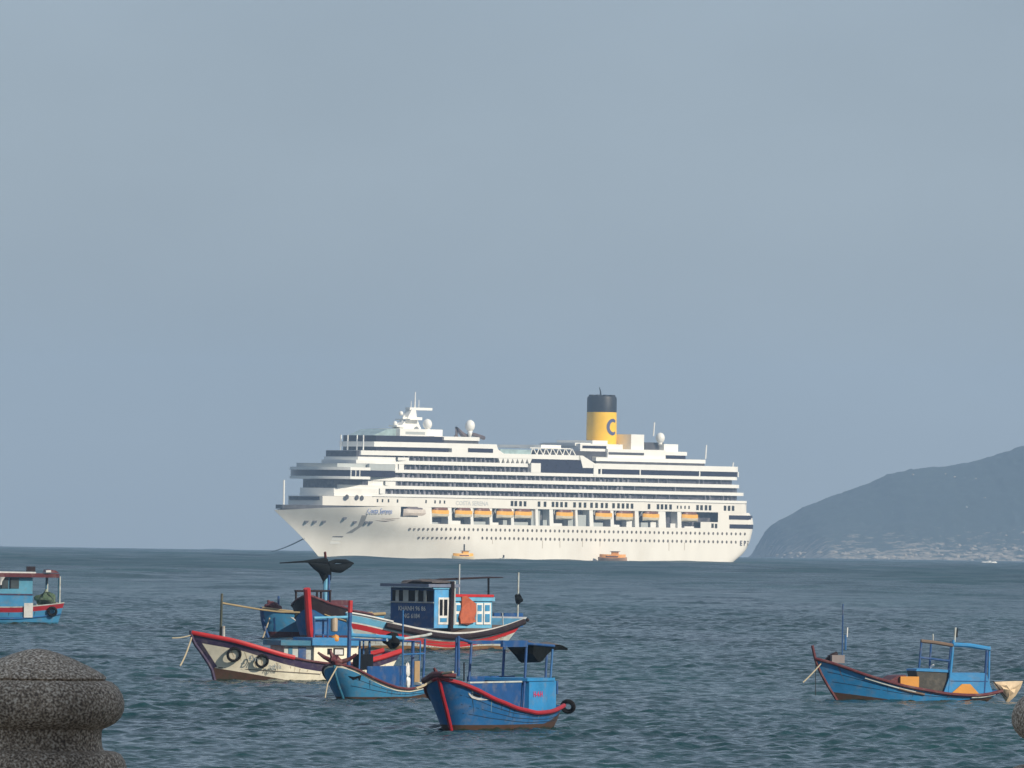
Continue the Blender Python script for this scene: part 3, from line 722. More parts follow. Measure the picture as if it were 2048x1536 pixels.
# --- lifeboats hanging in the gallery (each one a thing), tenders on the water
LB_LOW = mat("lifeboat_cream", (0.75, 0.66, 0.48), 0.45, 0.08, 0.6); LB_MID = mat("lifeboat_orange", (0.86, 0.43, 0.05), 0.45, 0.15, 0.5); LB_TOP = mat("lifeboat_maroon", (0.17, 0.07, 0.05), 0.4, 0.3, 0.6)
def boat_shell(L, W, prof, sheerup=0.25, xcut=1.0):
    """Closed boat body: prof is a list of (half-width share, z); blunt rounded ends."""
    rings = []
    for i in range(13):
        s = i / 12; e = (1 - abs(2 * s - 1) ** 3.2) ** 0.6; e = max(e, 0.12)
        up = sheerup * abs(2 * s - 1) ** 2
        ring = [(-L / 2 + L * s, -W / 2 * e * p, z + up) for p, z in prof] + [(-L / 2 + L * s, W / 2 * e * p, z + up) for p, z in reversed(prof)]
        rings.append(ring)
    return rings
def make_lifeboat(low, mid, top, L=10.8, W=3.8):
    r = bpy.data.objects.new("lifeboat", None); COL.objects.link(r); r.rotation_euler = (0, 0, SH.ang); r.scale = (1, 1, 1.12)
    obj("boat_hull", MB().loft(boat_shell(L, W, [(0.3, 0), (0.8, 0.5), (1.0, 1.45)])), low, r, True)
    obj("canopy", MB().loft(boat_shell(L * 0.98, W * 0.98, [(1.0, 1.46), (1.0, 2.1), (0.92, 2.9)], 0.15)), mid, r, True)
    rf = obj("cabin_roof", MB().loft(boat_shell(L * 0.80, W * 0.86, [(1.0, 2.92), (0.96, 3.5), (0.6, 4.0)], 0.0)), top, r, True)
    return r
def copy_tree(o):
    c = o.copy(); COL.objects.link(c)
    for ch in list(o.children):
        d = ch.copy(); COL.objects.link(d); d.parent = c
    return c
lifes = [(863, 897, "first orange lifeboat counted from the ship's bow, right behind the pale enclosed one"), (912, 942, "second orange lifeboat from the bow hanging below the grey ship name"), (950, 981, "third orange lifeboat from the ship's bow, under the end of the grey name"),
         (994, 1025, "fourth orange lifeboat from the bow, under the first dark window group"), (1031, 1061, "fifth orange lifeboat from the bow, last of the forward run of five"), (1112, 1145, "orange lifeboat hanging alone amidships with empty davits on both sides"),
         (1192, 1222, "orange lifeboat hanging right below the yellow funnel"), (1234, 1263, "orange lifeboat just aft of the one below the funnel"), (1287, 1316, "orange lifeboat second from the stern, forward of a broad white pillar"), (1366, 1392, "aftmost orange lifeboat, beside the grey framed opening near the stern")]
for ua, ub, _ in lifes:
    for ue in (ua - 0.5, ub + 0.5):
        xe = sx(ue, 1030); dv = MB(); dv.tube([(xe, -13.6, 18.0), (xe, -15.6, 20.5), (xe, -17.2, 22.6)], 0.28, 6); dv.tube([(xe, -16.9, 22.5), (xe, -16.9, 20.6)], 0.12, 5)
        obj("davit_arm", dv, WHITE2, ship)
proto = None
for ua, ub, lab in lifes:
    o = copy_tree(proto) if proto else make_lifeboat(LB_LOW, LB_MID, LB_TOP); proto = proto or o
    p = SH.at((ua + ub) / 2, 1036 + ((ua + ub) / 2 - 880) * 0.008, -16.6); p[2] = 18.2
    o.location = SH.world(p); tag(o, lab, "lifeboat", "lifeboats hanging along the ship's side")
pale = make_lifeboat(mat("tender_pale", (0.55, 0.47, 0.40), 0.5, 0.1, 0.6), mat("tender_white", (0.62, 0.55, 0.48), 0.5, 0.15, 0.6), mat("tender_grey", (0.16, 0.13, 0.14), 0.5, 0.3, 0.6), 15.0, 3.6)
p = SH.at(830, 1030, -16.4); p[2] = 18.35; pale.location = SH.world(p)
tag(pale, "pale enclosed lifeboat hanging nearest the bow behind the blue ship name", "lifeboat", "lifeboats hanging along the ship's side")
def tender(name, u, v, ang, sc, label, mast=True, cols=(LB_LOW, LB_MID, LB_TOP), L=12.0):
    w = on_water(u, v)
    if name != 'motor_boat':
        w = SH.world(SH.at(u, v - 2, -26.0)); w[2] = curve_drop(w[0], w[1])
    fr = Frame(w, ang); t = empty(name, fr, label, "tender")
    lo, mi, to = cols
    obj("boat_hull", MB().loft(boat_shell(L * sc, 4.2 * sc, [(0.3, -0.6), (0.85, 0.4 * sc), (1.0, 1.7 * sc)], 0.5)), lo, t, True)
    obj("canopy", MB().loft(boat_shell(L * 0.9 * sc, 4.0 * sc, [(1.0, 1.72 * sc), (0.95, 2.7 * sc), (0.8, 3.3 * sc)], 0.1)), mi, t, True)
    obj("window_strip", MB().loft(boat_shell(L * 0.78 * sc, 4.06 * sc, [(1.0, 2.0 * sc), (0.99, 2.65 * sc)], 0.0)), to, t, True)
    wh = MB().box((-2.6 * sc, -1.3 * sc, 3.3 * sc), (0.4 * sc, 1.3 * sc, 4.5 * sc)); obj("wheelhouse", wh, mi, t)
    obj("wheelhouse_roof", MB().box((-3.2 * sc, -1.6 * sc, 4.5 * sc), (0.9 * sc, 1.6 * sc, 4.75 * sc)), to, t)
    if mast: obj("mast", MB().tube([(-0.5, 0, 4.6 * sc), (-0.5, 0, 8.0 * sc)], 0.35, 6), BLACK, t)
    return t
tender("ship_tender", 926, 1117.4, radians(200), 0.86, "orange and cream tender with a dark mast alongside the ship's forward half")
tender("ship_tender", 1225, 1122.4, radians(170), 1.0, "long brown and orange tender lying alongside below the yellow funnel", False, (mat("tender_hull_brown", (0.40, 0.25, 0.17), 0.6, 0.3, 0.4), mat("tender_tan", (0.84, 0.36, 0.08), 0.5, 0.3, 0.5), LB_TOP), 13.0)
tender("small_launch", 1005, 1118.2, radians(180), 0.30, "tiny white launch with a dark awning between the two tenders", True, (WHITE2, GREY, BLACK), 9.0)
tender("motor_boat", 1978, 1128.0, radians(176), 0.42, "small white motor boat off the hill's shore at the picture's edge", False, (WHITE2, WHITE2, GREY), 22.0)

# ------------------------------------------------------------------ fishing boats
def paint(name, col, **k):
    col = tuple(c * 0.94 for c in col)
    d = dict(rough=0.5, var=0.16, scale=1.6, dirt=(0.24, 0.21, 0.17), dirt_amt=0.42, dirt_scale=1.9, bump=0.15, bump_scale=9.0); d.update(k)
    return mat(name, col, **d)
DBLUE = paint("paint_deep_blue", (0.012, 0.075, 0.235)); MBLUE = paint("paint_mid_blue", (0.018, 0.13, 0.34)); LBLUE = paint("paint_light_blue", (0.05, 0.25, 0.46))
SKYB = paint("paint_sky_blue", (0.14, 0.42, 0.62)); TEAL = paint("paint_dull_blue", (0.03, 0.16, 0.26)); CABB = paint("paint_cabin_blue", (0.028, 0.23, 0.50))
RED = paint("paint_red", (0.34, 0.014, 0.024), dirt=(0.2, 0.02, 0.03)); BRED = paint("paint_bright_red", (0.48, 0.022, 0.026), dirt=(0.35, 0.03, 0.03)); MAROON = paint("paint_maroon", (0.11, 0.022, 0.028))
PURP = paint("paint_dark_violet", (0.05, 0.035, 0.085)); BROWN = paint("bottom_brown", (0.085, 0.045, 0.03), dirt=(0.03, 0.04, 0.02), dirt_amt=0.7); RAILB = paint("rail_brown_black", (0.026, 0.018, 0.022), dirt=(0.07, 0.05, 0.04), spec=0.15)
CREAM = paint("paint_cream", (0.86, 0.80, 0.64), dirt=(0.52, 0.44, 0.30), dirt_amt=0.35); WHITEP = paint("paint_white", (0.72, 0.72, 0.70)); GREYW2 = paint("weathered_white", (0.48, 0.52, 0.50), dirt=(0.22, 0.14, 0.08), dirt_amt=0.7)
RUST = paint("rusty_bottom", (0.22, 0.12, 0.05), dirt=(0.05, 0.05, 0.03), dirt_amt=0.7); DARK = paint("dark_void", (0.008, 0.010, 0.014), dirt=(0.02, 0.02, 0.02), spec=0.15); TIRE = mat("tyre_rubber", (0.010, 0.009, 0.010), 0.8, 0.4, 5, spec=0.1)
TARP = mat("black_tarp", (0.008, 0.010, 0.011), 0.8, 0.5, 4, spec=0.06, bump=0.6, bump_scale=6); TARPG = mat("grey_tarp", (0.10, 0.085, 0.08), 0.7, 0.4, 4, bump=0.6, bump_scale=6)
ROPE = mat("rope_pale", (0.42, 0.36, 0.25), 0.8, 0.2, 20); ROPED = mat("rope_dark", (0.025, 0.028, 0.03), 0.8, 0.2, 20); ORANGE = paint("paint_orange", (0.66, 0.29, 0.05), dirt=(0.4, 0.2, 0.05))
WOOD = paint("deck_wood", (0.16, 0.11, 0.08)); PALEWOOD = paint("pole_bamboo", (0.36, 0.27, 0.14)); GALV = mat("pale_metal", (0.42, 0.47, 0.48), 0.5, 0.1, 3)
CANVAS = mat("cream_canvas", (0.62, 0.48, 0.32), 0.8, 0.2, 3, (0.30, 0.17, 0.10), 0.6, 1.5, bump=0.8, bump_scale=4); CLOTHR = mat("rust_red_cloth", (0.40, 0.10, 0.05), 0.85, 0.2, 3, bump=0.8, bump_scale=4)
GREENNET = mat("green_net", (0.06, 0.10, 0.06), 0.9, 0.5, 5, (0.20, 0.22, 0.15), 0.7, 3)

class Boat(Frame):
    def __init__(s, label, u, v, psi, beam, group="moored wooden fishing boats"):
        super().__init__(on_water(u, v), radians(psi)); s.beam = beam; s.B2 = beam / 2
        s.root = empty("fishing_boat", s, label, "fishing boat", group)
    def plan(s, t):
        f = min(1.0, t / s.sb); b = (1 - (1 - f) ** s.pw) ** s.qw
        if t > 0.6: b *= 1 - (1 - s.sw) * ((t - 0.6) / 0.4) ** 2
        return b
    def half(s, t, z):
        zs = s.sheer(t); k0 = s.k_bow + (s.k_mid - s.k_bow) * min(1, t / 0.5)
        h = min(max((z + 0.45) / (zs + 0.45), 0), 1.2)
        return max(s.B2 * s.plan(t) * (k0 + (1 - k0) * h ** 0.75), 0.012)
    def xz(s, t, z): return s.stem_at(z) + t * (s.stern_at(z) - s.stem_at(z))
    def sheer(s, t): return float(np.interp(t, s.st, s.sz))
    def stem_at(s, z): return float(np.interp(z, s.kz, s.kx))
    def stern_at(s, z): return s.xe - s.rake * (1 - min(max(z / max(s.sz[-1], 0.1), -0.3), 1))
    def pt(s, t, z, off=0.0, side=-1): return (s.xz(t, z), side * (s.half(t, z) + off), z)
    def on_side(s, u, v, off=0.0):
        y = -s.B2 * 0.8
        for _ in range(30):
            p = s.at(u, v, y); t = min(max((p[0] - s.stem_at(p[2])) / (s.stern_at(p[2]) - s.stem_at(p[2])), 0), 1); y = 0.6 * y - 0.4 * s.half(t, p[2])
        return np.array([p[0], y - off, p[2]])
    def part(s, name, mb, m, parent=None, smooth=False): return obj(name, mb, m, parent or s.root, smooth)
    def hull(s, stem, sheer, bands, mats, sw=0.7, sb=0.4, pw=2.2, qw=0.9, k=(0.4, 0.72), rake=0.3, deck=0.35, deck_m=None, horn=0.0):
        s.sw, s.sb, s.pw, s.qw, s.rake = sw, sb, pw, qw, rake; s.k_bow, s.k_mid = k
        K = [s.at(u, v, 0) for u, v in stem]; s.kx = [K[0][0] + 0.25] + [p[0] for p in K]; s.kz = [-0.6] + [p[2] for p in K]
        e = s.at(*sheer[-1], -s.B2 * sw); s.xe = e[0]; s.sz = [e[2]]; s.st = [1.0]
        st, szz = [], []
        for u, v in sheer:
            y = -s.B2 * 0.5
            for _ in range(30):
                p = s.at(u, v, y); t = min(max((p[0] - s.stem_at(p[2])) / (s.xe - s.stem_at(p[2])), 0), 1); y = 0.6 * y - 0.4 * s.B2 * s.plan(t)
            st.append(t); szz.append(p[2])
        tt = np.linspace(0, 1, 41); zz = np.interp(tt, st, szz); zz[1:-1] = (zz[:-2] + 2 * zz[1:-1] + zz[2:]) / 4; zz[1:-1] = (zz[:-2] + 2 * zz[1:-1] + zz[2:]) / 4
        s.st, s.sz = list(tt), list(zz)
        N = 40; mb = MB(); rows = []
        for i in range(N + 1):
            t = (i / N) ** 1.25; zs = s.sheer(t); zz = [-0.45]; mi = []
            for kind, val, m in bands:
                val = val(t) if callable(val) else val
                z1 = val if kind == 'w' else zs - val
                z1 = min(max(z1, zz[-1] + 0.004), zs)
                z0 = zz[-1]
                for q in (1 / 3, 2 / 3, 1): zz.append(z0 + (z1 - z0) * q); mi.append(m)
            rows.append((t, zz))
        n = len(rows[0][1])
        for side in (-1, 1):
            o = len(mb.v)
            for t, zz in rows:
                for z in zz: mb.v.append((s.xz(t, z), side * s.half(t, z), z))
            for i in range(N):
                for j in range(n - 1): mb.f.append((o + i * n + j, o + (i + 1) * n + j, o + (i + 1) * n + j + 1, o + i * n + j + 1)); mb.m.append(mi[j])
        o2 = (N + 1) * n
        for j in range(n - 1):
            a, b = N * n + j, o2 + N * n + j; mb.f.append((a, b, b + 1, a + 1)); mb.m.append(mi[j])
            a, b = j, o2 + j; mb.f.append((a, a + 1, b + 1, b)); mb.m.append(mi[j])
        h = s.part("hull", mb, mats, smooth=True)
        d = MB(); o = 0
        for i in range(N + 1):
            t = 0.02 + 0.97 * i / N; z = s.sheer(t) - deck
            d.v += [(s.xz(t, z), -s.half(t, z) + 0.03, z), (s.xz(t, z), s.half(t, z) - 0.03, z)]
            if i: d.f.append((2 * i - 2, 2 * i - 1, 2 * i + 1, 2 * i)); d.m.append(0)
        s.part("deck", d, deck_m or WOOD)
        return h
    def rail(s, name, m, r, depth=0.0, t0=0.0, t1=1.0, off=0.02, squash=1.0, both=True, rise=0.0):
        for side in ((-1, 1) if both else (-1,)):
            pts = []
            for i in range(31):
                t = t0 + (t1 - t0) * i / 30; z = s.sheer(t) - depth + rise; p = s.pt(t, min(z, s.sheer(t)), off, side); pts.append((p[0], p[1], z))
            s.part(name, MB().tube(pts, r, 8, squash=squash), m, smooth=True)
    def stem_post(s, m, r, top=None, z0=-0.1, wide=1.0):
        zt = top if top is not None else s.kz[-1]
        zz = np.linspace(z0, s.kz[-1], 9); pts = [(s.stem_at(z) - 0.03, 0, z) for z in zz]
        if zt > s.kz[-1]:
            dx = (s.kx[-1] - s.kx[-2]) / max(s.kz[-1] - s.kz[-2], 0.01); pts.append((s.kx[-1] + dx * (zt - s.kz[-1]), 0, zt))
        return s.part("stem_post", MB().tube(pts, r, 8), m, smooth=True)
    def pbox(s, name, u0, u1, v0, v1, yn, yf, m, parent=None, vm=None):
        vm = vm or (v0 + v1) / 2; a, b = s.at(u0, vm, yn), s.at(u1, vm, yn); um = (u0 + u1) / 2
        return s.part(name, MB().box((a[0], yn, s.at(um, v1, yn)[2]), (b[0], yf, s.at(um, v0, yn)[2])), m, parent)
    def fbox(s, name, u0, u1, v0, v1, x, th, m, parent=None):
        """A flat piece on a face that looks forward, at x."""
        um, vm = (u0 + u1) / 2, (v0 + v1) / 2
        return s.part(name, MB().box((x, s.at_x(u0, vm, x)[1], s.at_x(um, v1, x)[2]), (x - th, s.at_x(u1, vm, x)[1], s.at_x(um, v0, x)[2])), m, parent)
    def post(s, name, u0, v0, u1, v1, y, r, m, parent=None, y1=None):
        return s.part(name, MB().tube([s.at(u0, v0, y), s.at(u1, v1, y if y1 is None else y1)], r, 8), m, parent, True)
    def plate(s, name, pts, m, off=0.03):
        P = [s.on_side(u, v, off) for u, v in pts]; Q = [p + np.array([0, 0.05, 0]) for p in P]; n = len(P)
        return s.part(name, MB().add(P + Q, [tuple(range(n)), tuple(reversed(range(n, 2 * n)))] + [(i, (i + 1) % n, n + (i + 1) % n, n + i) for i in range(n)]), m)
    def seams(s, fracs, m, t0=0.03, t1=0.97, th=0.014):
        mb = MB()
        for fr_ in fracs:
            n = 30; o = len(mb.v)
            for i in range(n + 1):
                t = t0 + (t1 - t0) * i / n; z = 0.1 + (s.sheer(t) - 0.1) * fr_ + 0.01 * sin(17 * t + 9 * fr_)
                mb.v += [s.pt(t, z - th, 0.006), s.pt(t, z + th, 0.006)]
                if i: k = o + 2 * i; mb.f.append((k - 2, k, k + 1, k - 1)); mb.m.append(0)
        return s.part("plank_seam", mb, m)
    def grime(s, seed, h=0.10):
        rg = np.random.default_rng(seed); n = 90; mb = MB(); ph = rg.uniform(0, 6.3, 4)
        for i in range(n + 1):
            t = 0.01 + 0.98 * i / n; top = h * (0.55 + 0.3 * sin(23 * t + ph[0]) + 0.25 * sin(61 * t + ph[1]) + 0.5 * rg.random())
            mb.v += [s.pt(t, -0.12, 0.008), s.pt(t, max(top, 0.02), 0.008)]
            if i: k = 2 * i; mb.f.append((k - 2, k, k + 1, k - 1)); mb.m.append(0)
        return s.part("waterline_slime", mb, mat("slime", (0.02, 0.03, 0.018), 0.5, 0.5, 4))
    def streaks(s, seed, cnt, m, d0=0.12):
        rg = np.random.default_rng(seed); mb = MB()
        for _ in range(cnt):
            t = rg.uniform(0.05, 0.97); zs = s.sheer(t); z0 = zs - d0; z1 = z0 - rg.uniform(0.12, 0.75) * (zs - d0 - 0.1); w = rg.uniform(0.0012, 0.004); o = len(mb.v)
            for i in range(5):
                q = i / 4; z = z0 + (z1 - z0) * q; ww = w * (1 - 0.8 * q); mb.v += [s.pt(t - ww + 0.001 * sin(9 * q), z, 0.007), s.pt(t + ww + 0.001 * sin(9 * q), z, 0.007)]
                if i: k = o + 2 * i; mb.f.append((k - 2, k, k + 1, k - 1)); mb.m.append(0)
        return s.part("rust_streak", mb, m)
    def patch(s, name, pts, m, off=0.02, n=6):
        P = np.array(pts, float); vs, fs = [], []
        for i in range(n + 1):
            for j in range(n + 1):
                a, t = i / n, j / n; q = (1 - a) * ((1 - t) * P[0] + t * P[1]) + a * ((1 - t) * P[3] + t * P[2]); vs.append(s.on_side(q[0], q[1], off))
        for i in range(n):
            for j in range(n):
                k = i * (n + 1) + j; fs.append((k, k + 1, k + n + 2, k + n + 1))
        return s.part(name, MB().add(vs, fs), m, None, True)
    def thing(s, name, mb, m, label, cat, group=None, smooth=True): return lone(name, mb, m, s, label, cat, group, smooth)
    def tyre(s, u, v, R, label, off=0.07, ax=None, r=None):
        c = s.on_side(u, v, off + (r or R * 0.22) * 0.9); return s.thing("tyre", MB().ring(c, R, r or R * 0.22, ax or (0.15, 1, 0.25)), TIRE, label, "tyre", "old tyres hung on the boats as fenders")
def blob(c, r, seed, n=16, sq=(1, 1, 1), amp=0.25):
    """A lumpy heap or bundle."""
    rg = np.random.default_rng(seed); mb = MB(); rings = []; ph = rg.uniform(0, 6.3, 6)
    for i in range(11):
        th = -pi / 2 + pi * (i + 0.05) / 10.1; ring = []
        for j in range(n):
            a = 2 * pi * j / n; k = 1 + amp * (sin(3 * a + ph[0] + 2 * th) + 0.7 * sin(5 * a + ph[1] - 3 * th) + 0.6 * sin(4 * th + ph[2] + a)) / 1.6
            ring.append((c[0] + sq[0] * r * k * cos(th) * cos(a), c[1] + sq[1] * r * k * cos(th) * sin(a), c[2] + sq[2] * r * k * sin(th)))
        rings.append(ring)
    return mb.loft(rings)

# --- the deep blue boat in front
C = Boat("deep blue fishing boat with red gunwale and red stem, nearest of all", 903, 1461, 65, 3.2)
C.hull([(903, 1461), (894, 1422), (885, 1388), (879, 1362), (877, 1346)], [(878, 1355), (900, 1361), (940, 1373), (985, 1397), (1030, 1415), (1075, 1425), (1105, 1422), (1127, 1410)],
       [('w', lambda t: 0.24 + 0.5 * max(0, (t - 0.72) / 0.28) ** 1.3, 1), ('d', 0, 0)], [MBLUE, BROWN], sw=0.62, sb=0.3, pw=2.0, qw=0.5, k=(0.5, 0.75), rake=0.7, deck=0.5, deck_m=TEAL)
C.rail("gunwale", RED, 0.095, 0.02, 0.0, 1.0, 0.03); C.stem_post(RED, 0.085)
C.part("bow_bitt", MB().tube([C.at(846, 1362, 0.9), C.at(868, 1350, 0.3), C.at(884, 1349, -0.2), C.at(912, 1352, -0.7)], [0.12, 0.16, 0.14, 0.1], 8), MAROON, smooth=True)
C.part("bow_bitt", MB().tube([C.at(876, 1352, 0.2), C.at(872, 1344, 0.3), C.at(868, 1336, 0.35)], [0.1, 0.09, 0.05], 8), MAROON, smooth=True)
cab = C.pbox("cabin", 1058, 1112, 1362, 1428, -0.95, 0.95, CABB)
C.pbox("cabin_roof", 1055, 1110, 1356, 1362, -1.0, 1.0, CABB, cab)
p = C.at(1067, 1394, -0.965)
lettering("name_lettering", "H-4-H", 0.34, mat("letter_red", (0.55, 0.03, 0.10), 0.5), C.root, (p[0], p[1], p[2]), sx=1.05)
C.pbox("coaming", 935, 1056, 1366, 1420, -0.72, -0.66, DBLUE); C.pbox("coaming", 936, 1030, 1352, 1375, 1.0, 1.06, DBLUE); C.pbox("coaming_cap", 940, 1057, 1362.5, 1365.5, -0.75, -0.63, GREYW2)
C.part("engine_block", blob(C.at(1000, 1396, 0.1), 0.35, 4), RED, smooth=True)
for u0, v0, u1, v1, y, r in [(1049, 1372, 1053, 1292, -0.85, 0.055), (1046, 1420, 1049, 1366, -0.85, 0.05), (1005, 1364, 1009, 1286, 0.95, 0.06), (938, 1360, 943, 1286, 0.95, 0.055), (917, 1352, 917, 1272, -0.45, 0.06), (911, 1345, 913, 1275, 0.4, 0.05), (1101, 1357, 1105, 1298, -0.8, 0.045), (1091, 1356, 1094, 1300, 0.8, 0.05), (1114, 1388, 1114, 1362, -0.95, 0.05)]:
    C.post("canopy_post", u0, v0, u1, v1, y, r, DBLUE if r > 0.045 else MBLUE)
C.post("depth_pole", 928, 1362, 928, 1325, 0.2, 0.03, DARK)
C.pbox("canopy_beam", 1006, 1056, 1281, 1294, -0.9, -0.78, DBLUE); C.pbox("canopy_beam", 941, 1010, 1281, 1288, 0.9, 1.02, DBLUE)
C.part("canopy_beam", MB().tube([C.at(1053, 1288, -0.85), C.at(1008, 1286, 0.95)], 0.07, 8), DBLUE); C.part("canopy_beam", MB().tube([C.at(917, 1277, -0.45), C.at(943, 1285, 0.95), C.at(1008, 1285, 0.95)], 0.06, 8), DBLUE)
C.part("canopy_beam", MB().tube([C.at(1053, 1287, -0.85), C.at(1108, 1292, -0.8)], 0.06, 8), DBLUE)
a, b = C.at(1058, 1291, -0.6), C.at(1130, 1292, -0.6)
rings = []
for i in range(15):
    t = i / 14; x = a[0] + (b[0] - a[0]) * t; sag = 0.60 * math.exp(-((t - 0.22) / 0.2) ** 2) + 0.12 * (1 - t); zt = a[2] + (b[2] - a[2]) * t + 0.13 - 0.1 * t * t + 0.02 * sin(9 * t)
    w = 0.75 - 0.25 * t
    rings.append([(x + 0.03 * sin(5 * t), -0.6 - w * 0.3, zt - 0.10 - 0.05 * sin(7 * t)), (x, -0.2, zt + 0.05 * sin(11 * t)), (x, 0.5 * w, zt - 0.05), (x, 0.6 * w, zt - 0.18), (x, 0.1, zt - 0.2 - sag), (x + 0.04, -0.6 - w * 0.2, zt - 0.22 - sag * 0.9)])
C.thing("tarp_roll", MB().loft(rings), [TARP], "black tarp sagging from the canopy of the deep blue front boat", "tarp")
C.thing("tarp_cover", MB().loft([[(r[0][0], r[0][1] - 0.03, r[0][2] + 0.02), (r[1][0], r[1][1], r[1][2] + 0.04), (r[2][0], r[2][1], r[2][2] + 0.04), (r[1][0], r[1][1], r[1][2] + 0.015)] for r in rings[1:14]]), TARPG, "grey brown tarp folded over the canopy end of the deep blue front boat", "tarp")
C.plate("eye_white", [(936, 1385), (943, 1391), (953, 1395), (968, 1398), (979, 1399), (969, 1400), (955, 1400), (943, 1396), (937, 1390)], WHITEP)
C.plate("eye_black", [(942, 1386), (950, 1388), (962, 1393), (958, 1394.5), (948, 1391)], DARK, 0.04)
c = C.at(1136, 1413, -0.4)
C.thing("tyre", MB().ring(c, 0.24, 0.1, (1, 0.25, 0.45)), TIRE, "black tyre hung on the stern of the deep blue front boat", "tyre", "old tyres hung on the boats as fenders")

# --- the light blue boat beside it
G = Boat("light blue fishing boat with cream and maroon gunwale, between white boat and deep blue boat", 688, 1400, 63, 3.0)
G.hull([(688, 1400), (677, 1370), (670, 1345), (669, 1330)], [(670, 1333), (684, 1329), (700, 1334), (720, 1343), (745, 1357), (770, 1368), (795, 1376), (820, 1379), (845, 1374), (872, 1365)],
       [('w', lambda t: 0.16 + 0.22 * max(0, (t - 0.6) / 0.4), 1), ('d', 0.14, 0), ('d', 0, 2)], [LBLUE, BROWN, CREAM], sw=0.7, sb=0.3, pw=2.0, qw=0.5, k=(0.5, 0.75), rake=0.5, deck=0.4, deck_m=TEAL)
G.rail("gunwale", MAROON, 0.07, -0.02, 0.0, 1.0, 0.03); G.stem_post(TEAL, 0.07)
G.pbox("coaming", 735, 812, 1332, 1372, -0.45, -0.4, DBLUE)
for pts in ([(636, 1305, 0.9), (648, 1314, 0.6), (668, 1324, 0.1)], [(713, 1308, -0.9), (700, 1318, -0.6), (676, 1326, 0.0)], [(660, 1300, 0.3), (664, 1312, 0.2), (668, 1324, 0.1)]):
    G.part("bow_horn", MB().tube([G.at(*q) for q in pts], [0.06, 0.10, 0.14], 8), MAROON, smooth=True)
G.part("bow_bitt", blob(G.at(672, 1322, 0.0), 0.26, 9), MAROON, smooth=True)
fp = G.post("canopy_post", 697, 1334, 700, 1225, 0.0, 0.10, DBLUE)
G.post("post_cap", 700, 1225, 701, 1201, 0.0, 0.115, BRED, fp)
for u0, v0, u1, v1, y, r in [(805, 1376, 806, 1220, -0.6, 0.04), (824, 1374, 826, 1282, 0.0, 0.085), (846, 1368, 850, 1278, -0.4, 0.06), (838, 1366, 841, 1282, 0.7, 0.04), (718, 1338, 720, 1278, 0.5, 0.05), (727, 1330, 727, 1280, 0.6, 0.04), (740, 1332, 739, 1280, 0.7, 0.05)]:
    G.post("canopy_post", u0, v0, u1, v1, y, r, DBLUE if r > 0.05 else MBLUE)
G.part("canopy_beam", MB().tube([G.at(700, 1270, 0.0), G.at(760, 1273, -0.3), G.at(806, 1277, -0.6)], 0.10, 8), LBLUE, smooth=True); G.part("canopy_beam", MB().tube([G.at(700, 1279, 0.05), G.at(806, 1281, -0.55)], 0.05, 8), DBLUE, smooth=True)
G.part("canopy_beam", MB().tube([G.at(804, 1278, -0.6), G.at(850, 1271, -0.4), G.at(862, 1268, -0.3)], 0.07, 8), GREYW2, smooth=True); G.part("canopy_brace", MB().tube([G.at(806, 1309, -0.6), G.at(848, 1307, -0.4)], 0.045, 8), MBLUE); G.part("canopy_beam", MB().tube([G.at(720, 1280, 0.5), G.at(841, 1283, 0.7)], 0.05, 8), DBLUE)
G.thing("tarp_bundle", blob(G.at(784, 1281, -0.35), 0.56, 3, sq=(1.0, 0.6, 0.62)), TARP, "dark tarp bundle with a white ring slung under the light blue boat's canopy", "tarp")
G.thing("float_ring", MB().ring(G.at(774, 1280, -0.72), 0.06, 0.022, (0, 1, 0)), GALV, "small white ring on the dark bundle under the light blue boat's canopy", "ring")
G.part("white_panel", blob(G.at(815, 1340, -0.2), 0.35, 21, sq=(0.42, 0.3, 1.05), amp=0.15), WHITEP, smooth=True); G.part("white_panel", blob(G.at(816, 1366, -0.25), 0.30, 22, sq=(0.6, 0.3, 1.0), amp=0.15), WHITEP, smooth=True)
G.part("tan_board", MB().box(G.at(829, 1374, 0.3), G.at(838, 1322, 0.36)), paint("board_tan", (0.40, 0.27, 0.14)))
G.part("engine_box", MB().box(G.at(716, 1340, 0.5), G.at(736, 1308, 0.8)), DARK)
G.plate("painted_mark", [(697, 1352), (708, 1354), (722, 1350), (719, 1361), (716, 1356), (706, 1360)], DARK)

# --- the white boat
W = Boat("cream white fishing boat with violet rail, red gunwale and two tyres on its side", 430, 1361, 25, 3.3)
W.hull([(430, 1361), (424, 1336), (403, 1304), (388, 1284), (383, 1266)], [(384, 1267), (420, 1274), (470, 1283), (510, 1295), (560, 1310), (610, 1321), (660, 1328), (700, 1329), (740, 1325), (770, 1317), (802, 1304)],
       [('w', lambda t: max(0.02, 0.72 - t * 1.7), 1), ('d', 0.46, 0), ('d', 0, 2)], [CREAM, BROWN, PURP], sw=0.7, sb=0.4, pw=1.9, qw=0.9, k=(0.35, 0.72), rake=0.9, deck=0.45)
W.rail("gunwale", BRED, 0.085, -0.05, 0.0, 0.42, 0.02, 1.5); W.rail("gunwale", MAROON, 0.07, -0.03, 0.42, 0.8, 0.02); W.rail("gunwale", BRED, 0.15, -0.06, 0.8, 1.0, 0.02); W.stem_post(PURP, 0.10, W.kz[-1] + 0.15)
W.patch("stem_band", [(385.5, 1277), (401, 1282), (434, 1333), (426, 1337)], PURP)
W.patch("plank_seam", [(436, 1334), (640, 1347.5), (640, 1349.5), (437, 1336)], paint("seam_grey", (0.14, 0.12, 0.10)), 0.012, 14)
W.tyre(466, 1309, 0.36, "larger tyre nearer the bow on the white boat's side"); W.tyre(522, 1322, 0.33, "tyre nearer the cabin on the white boat's side, over the lettering")
GREYL = mat("letter_grey", (0.20, 0.23, 0.24), 0.5)
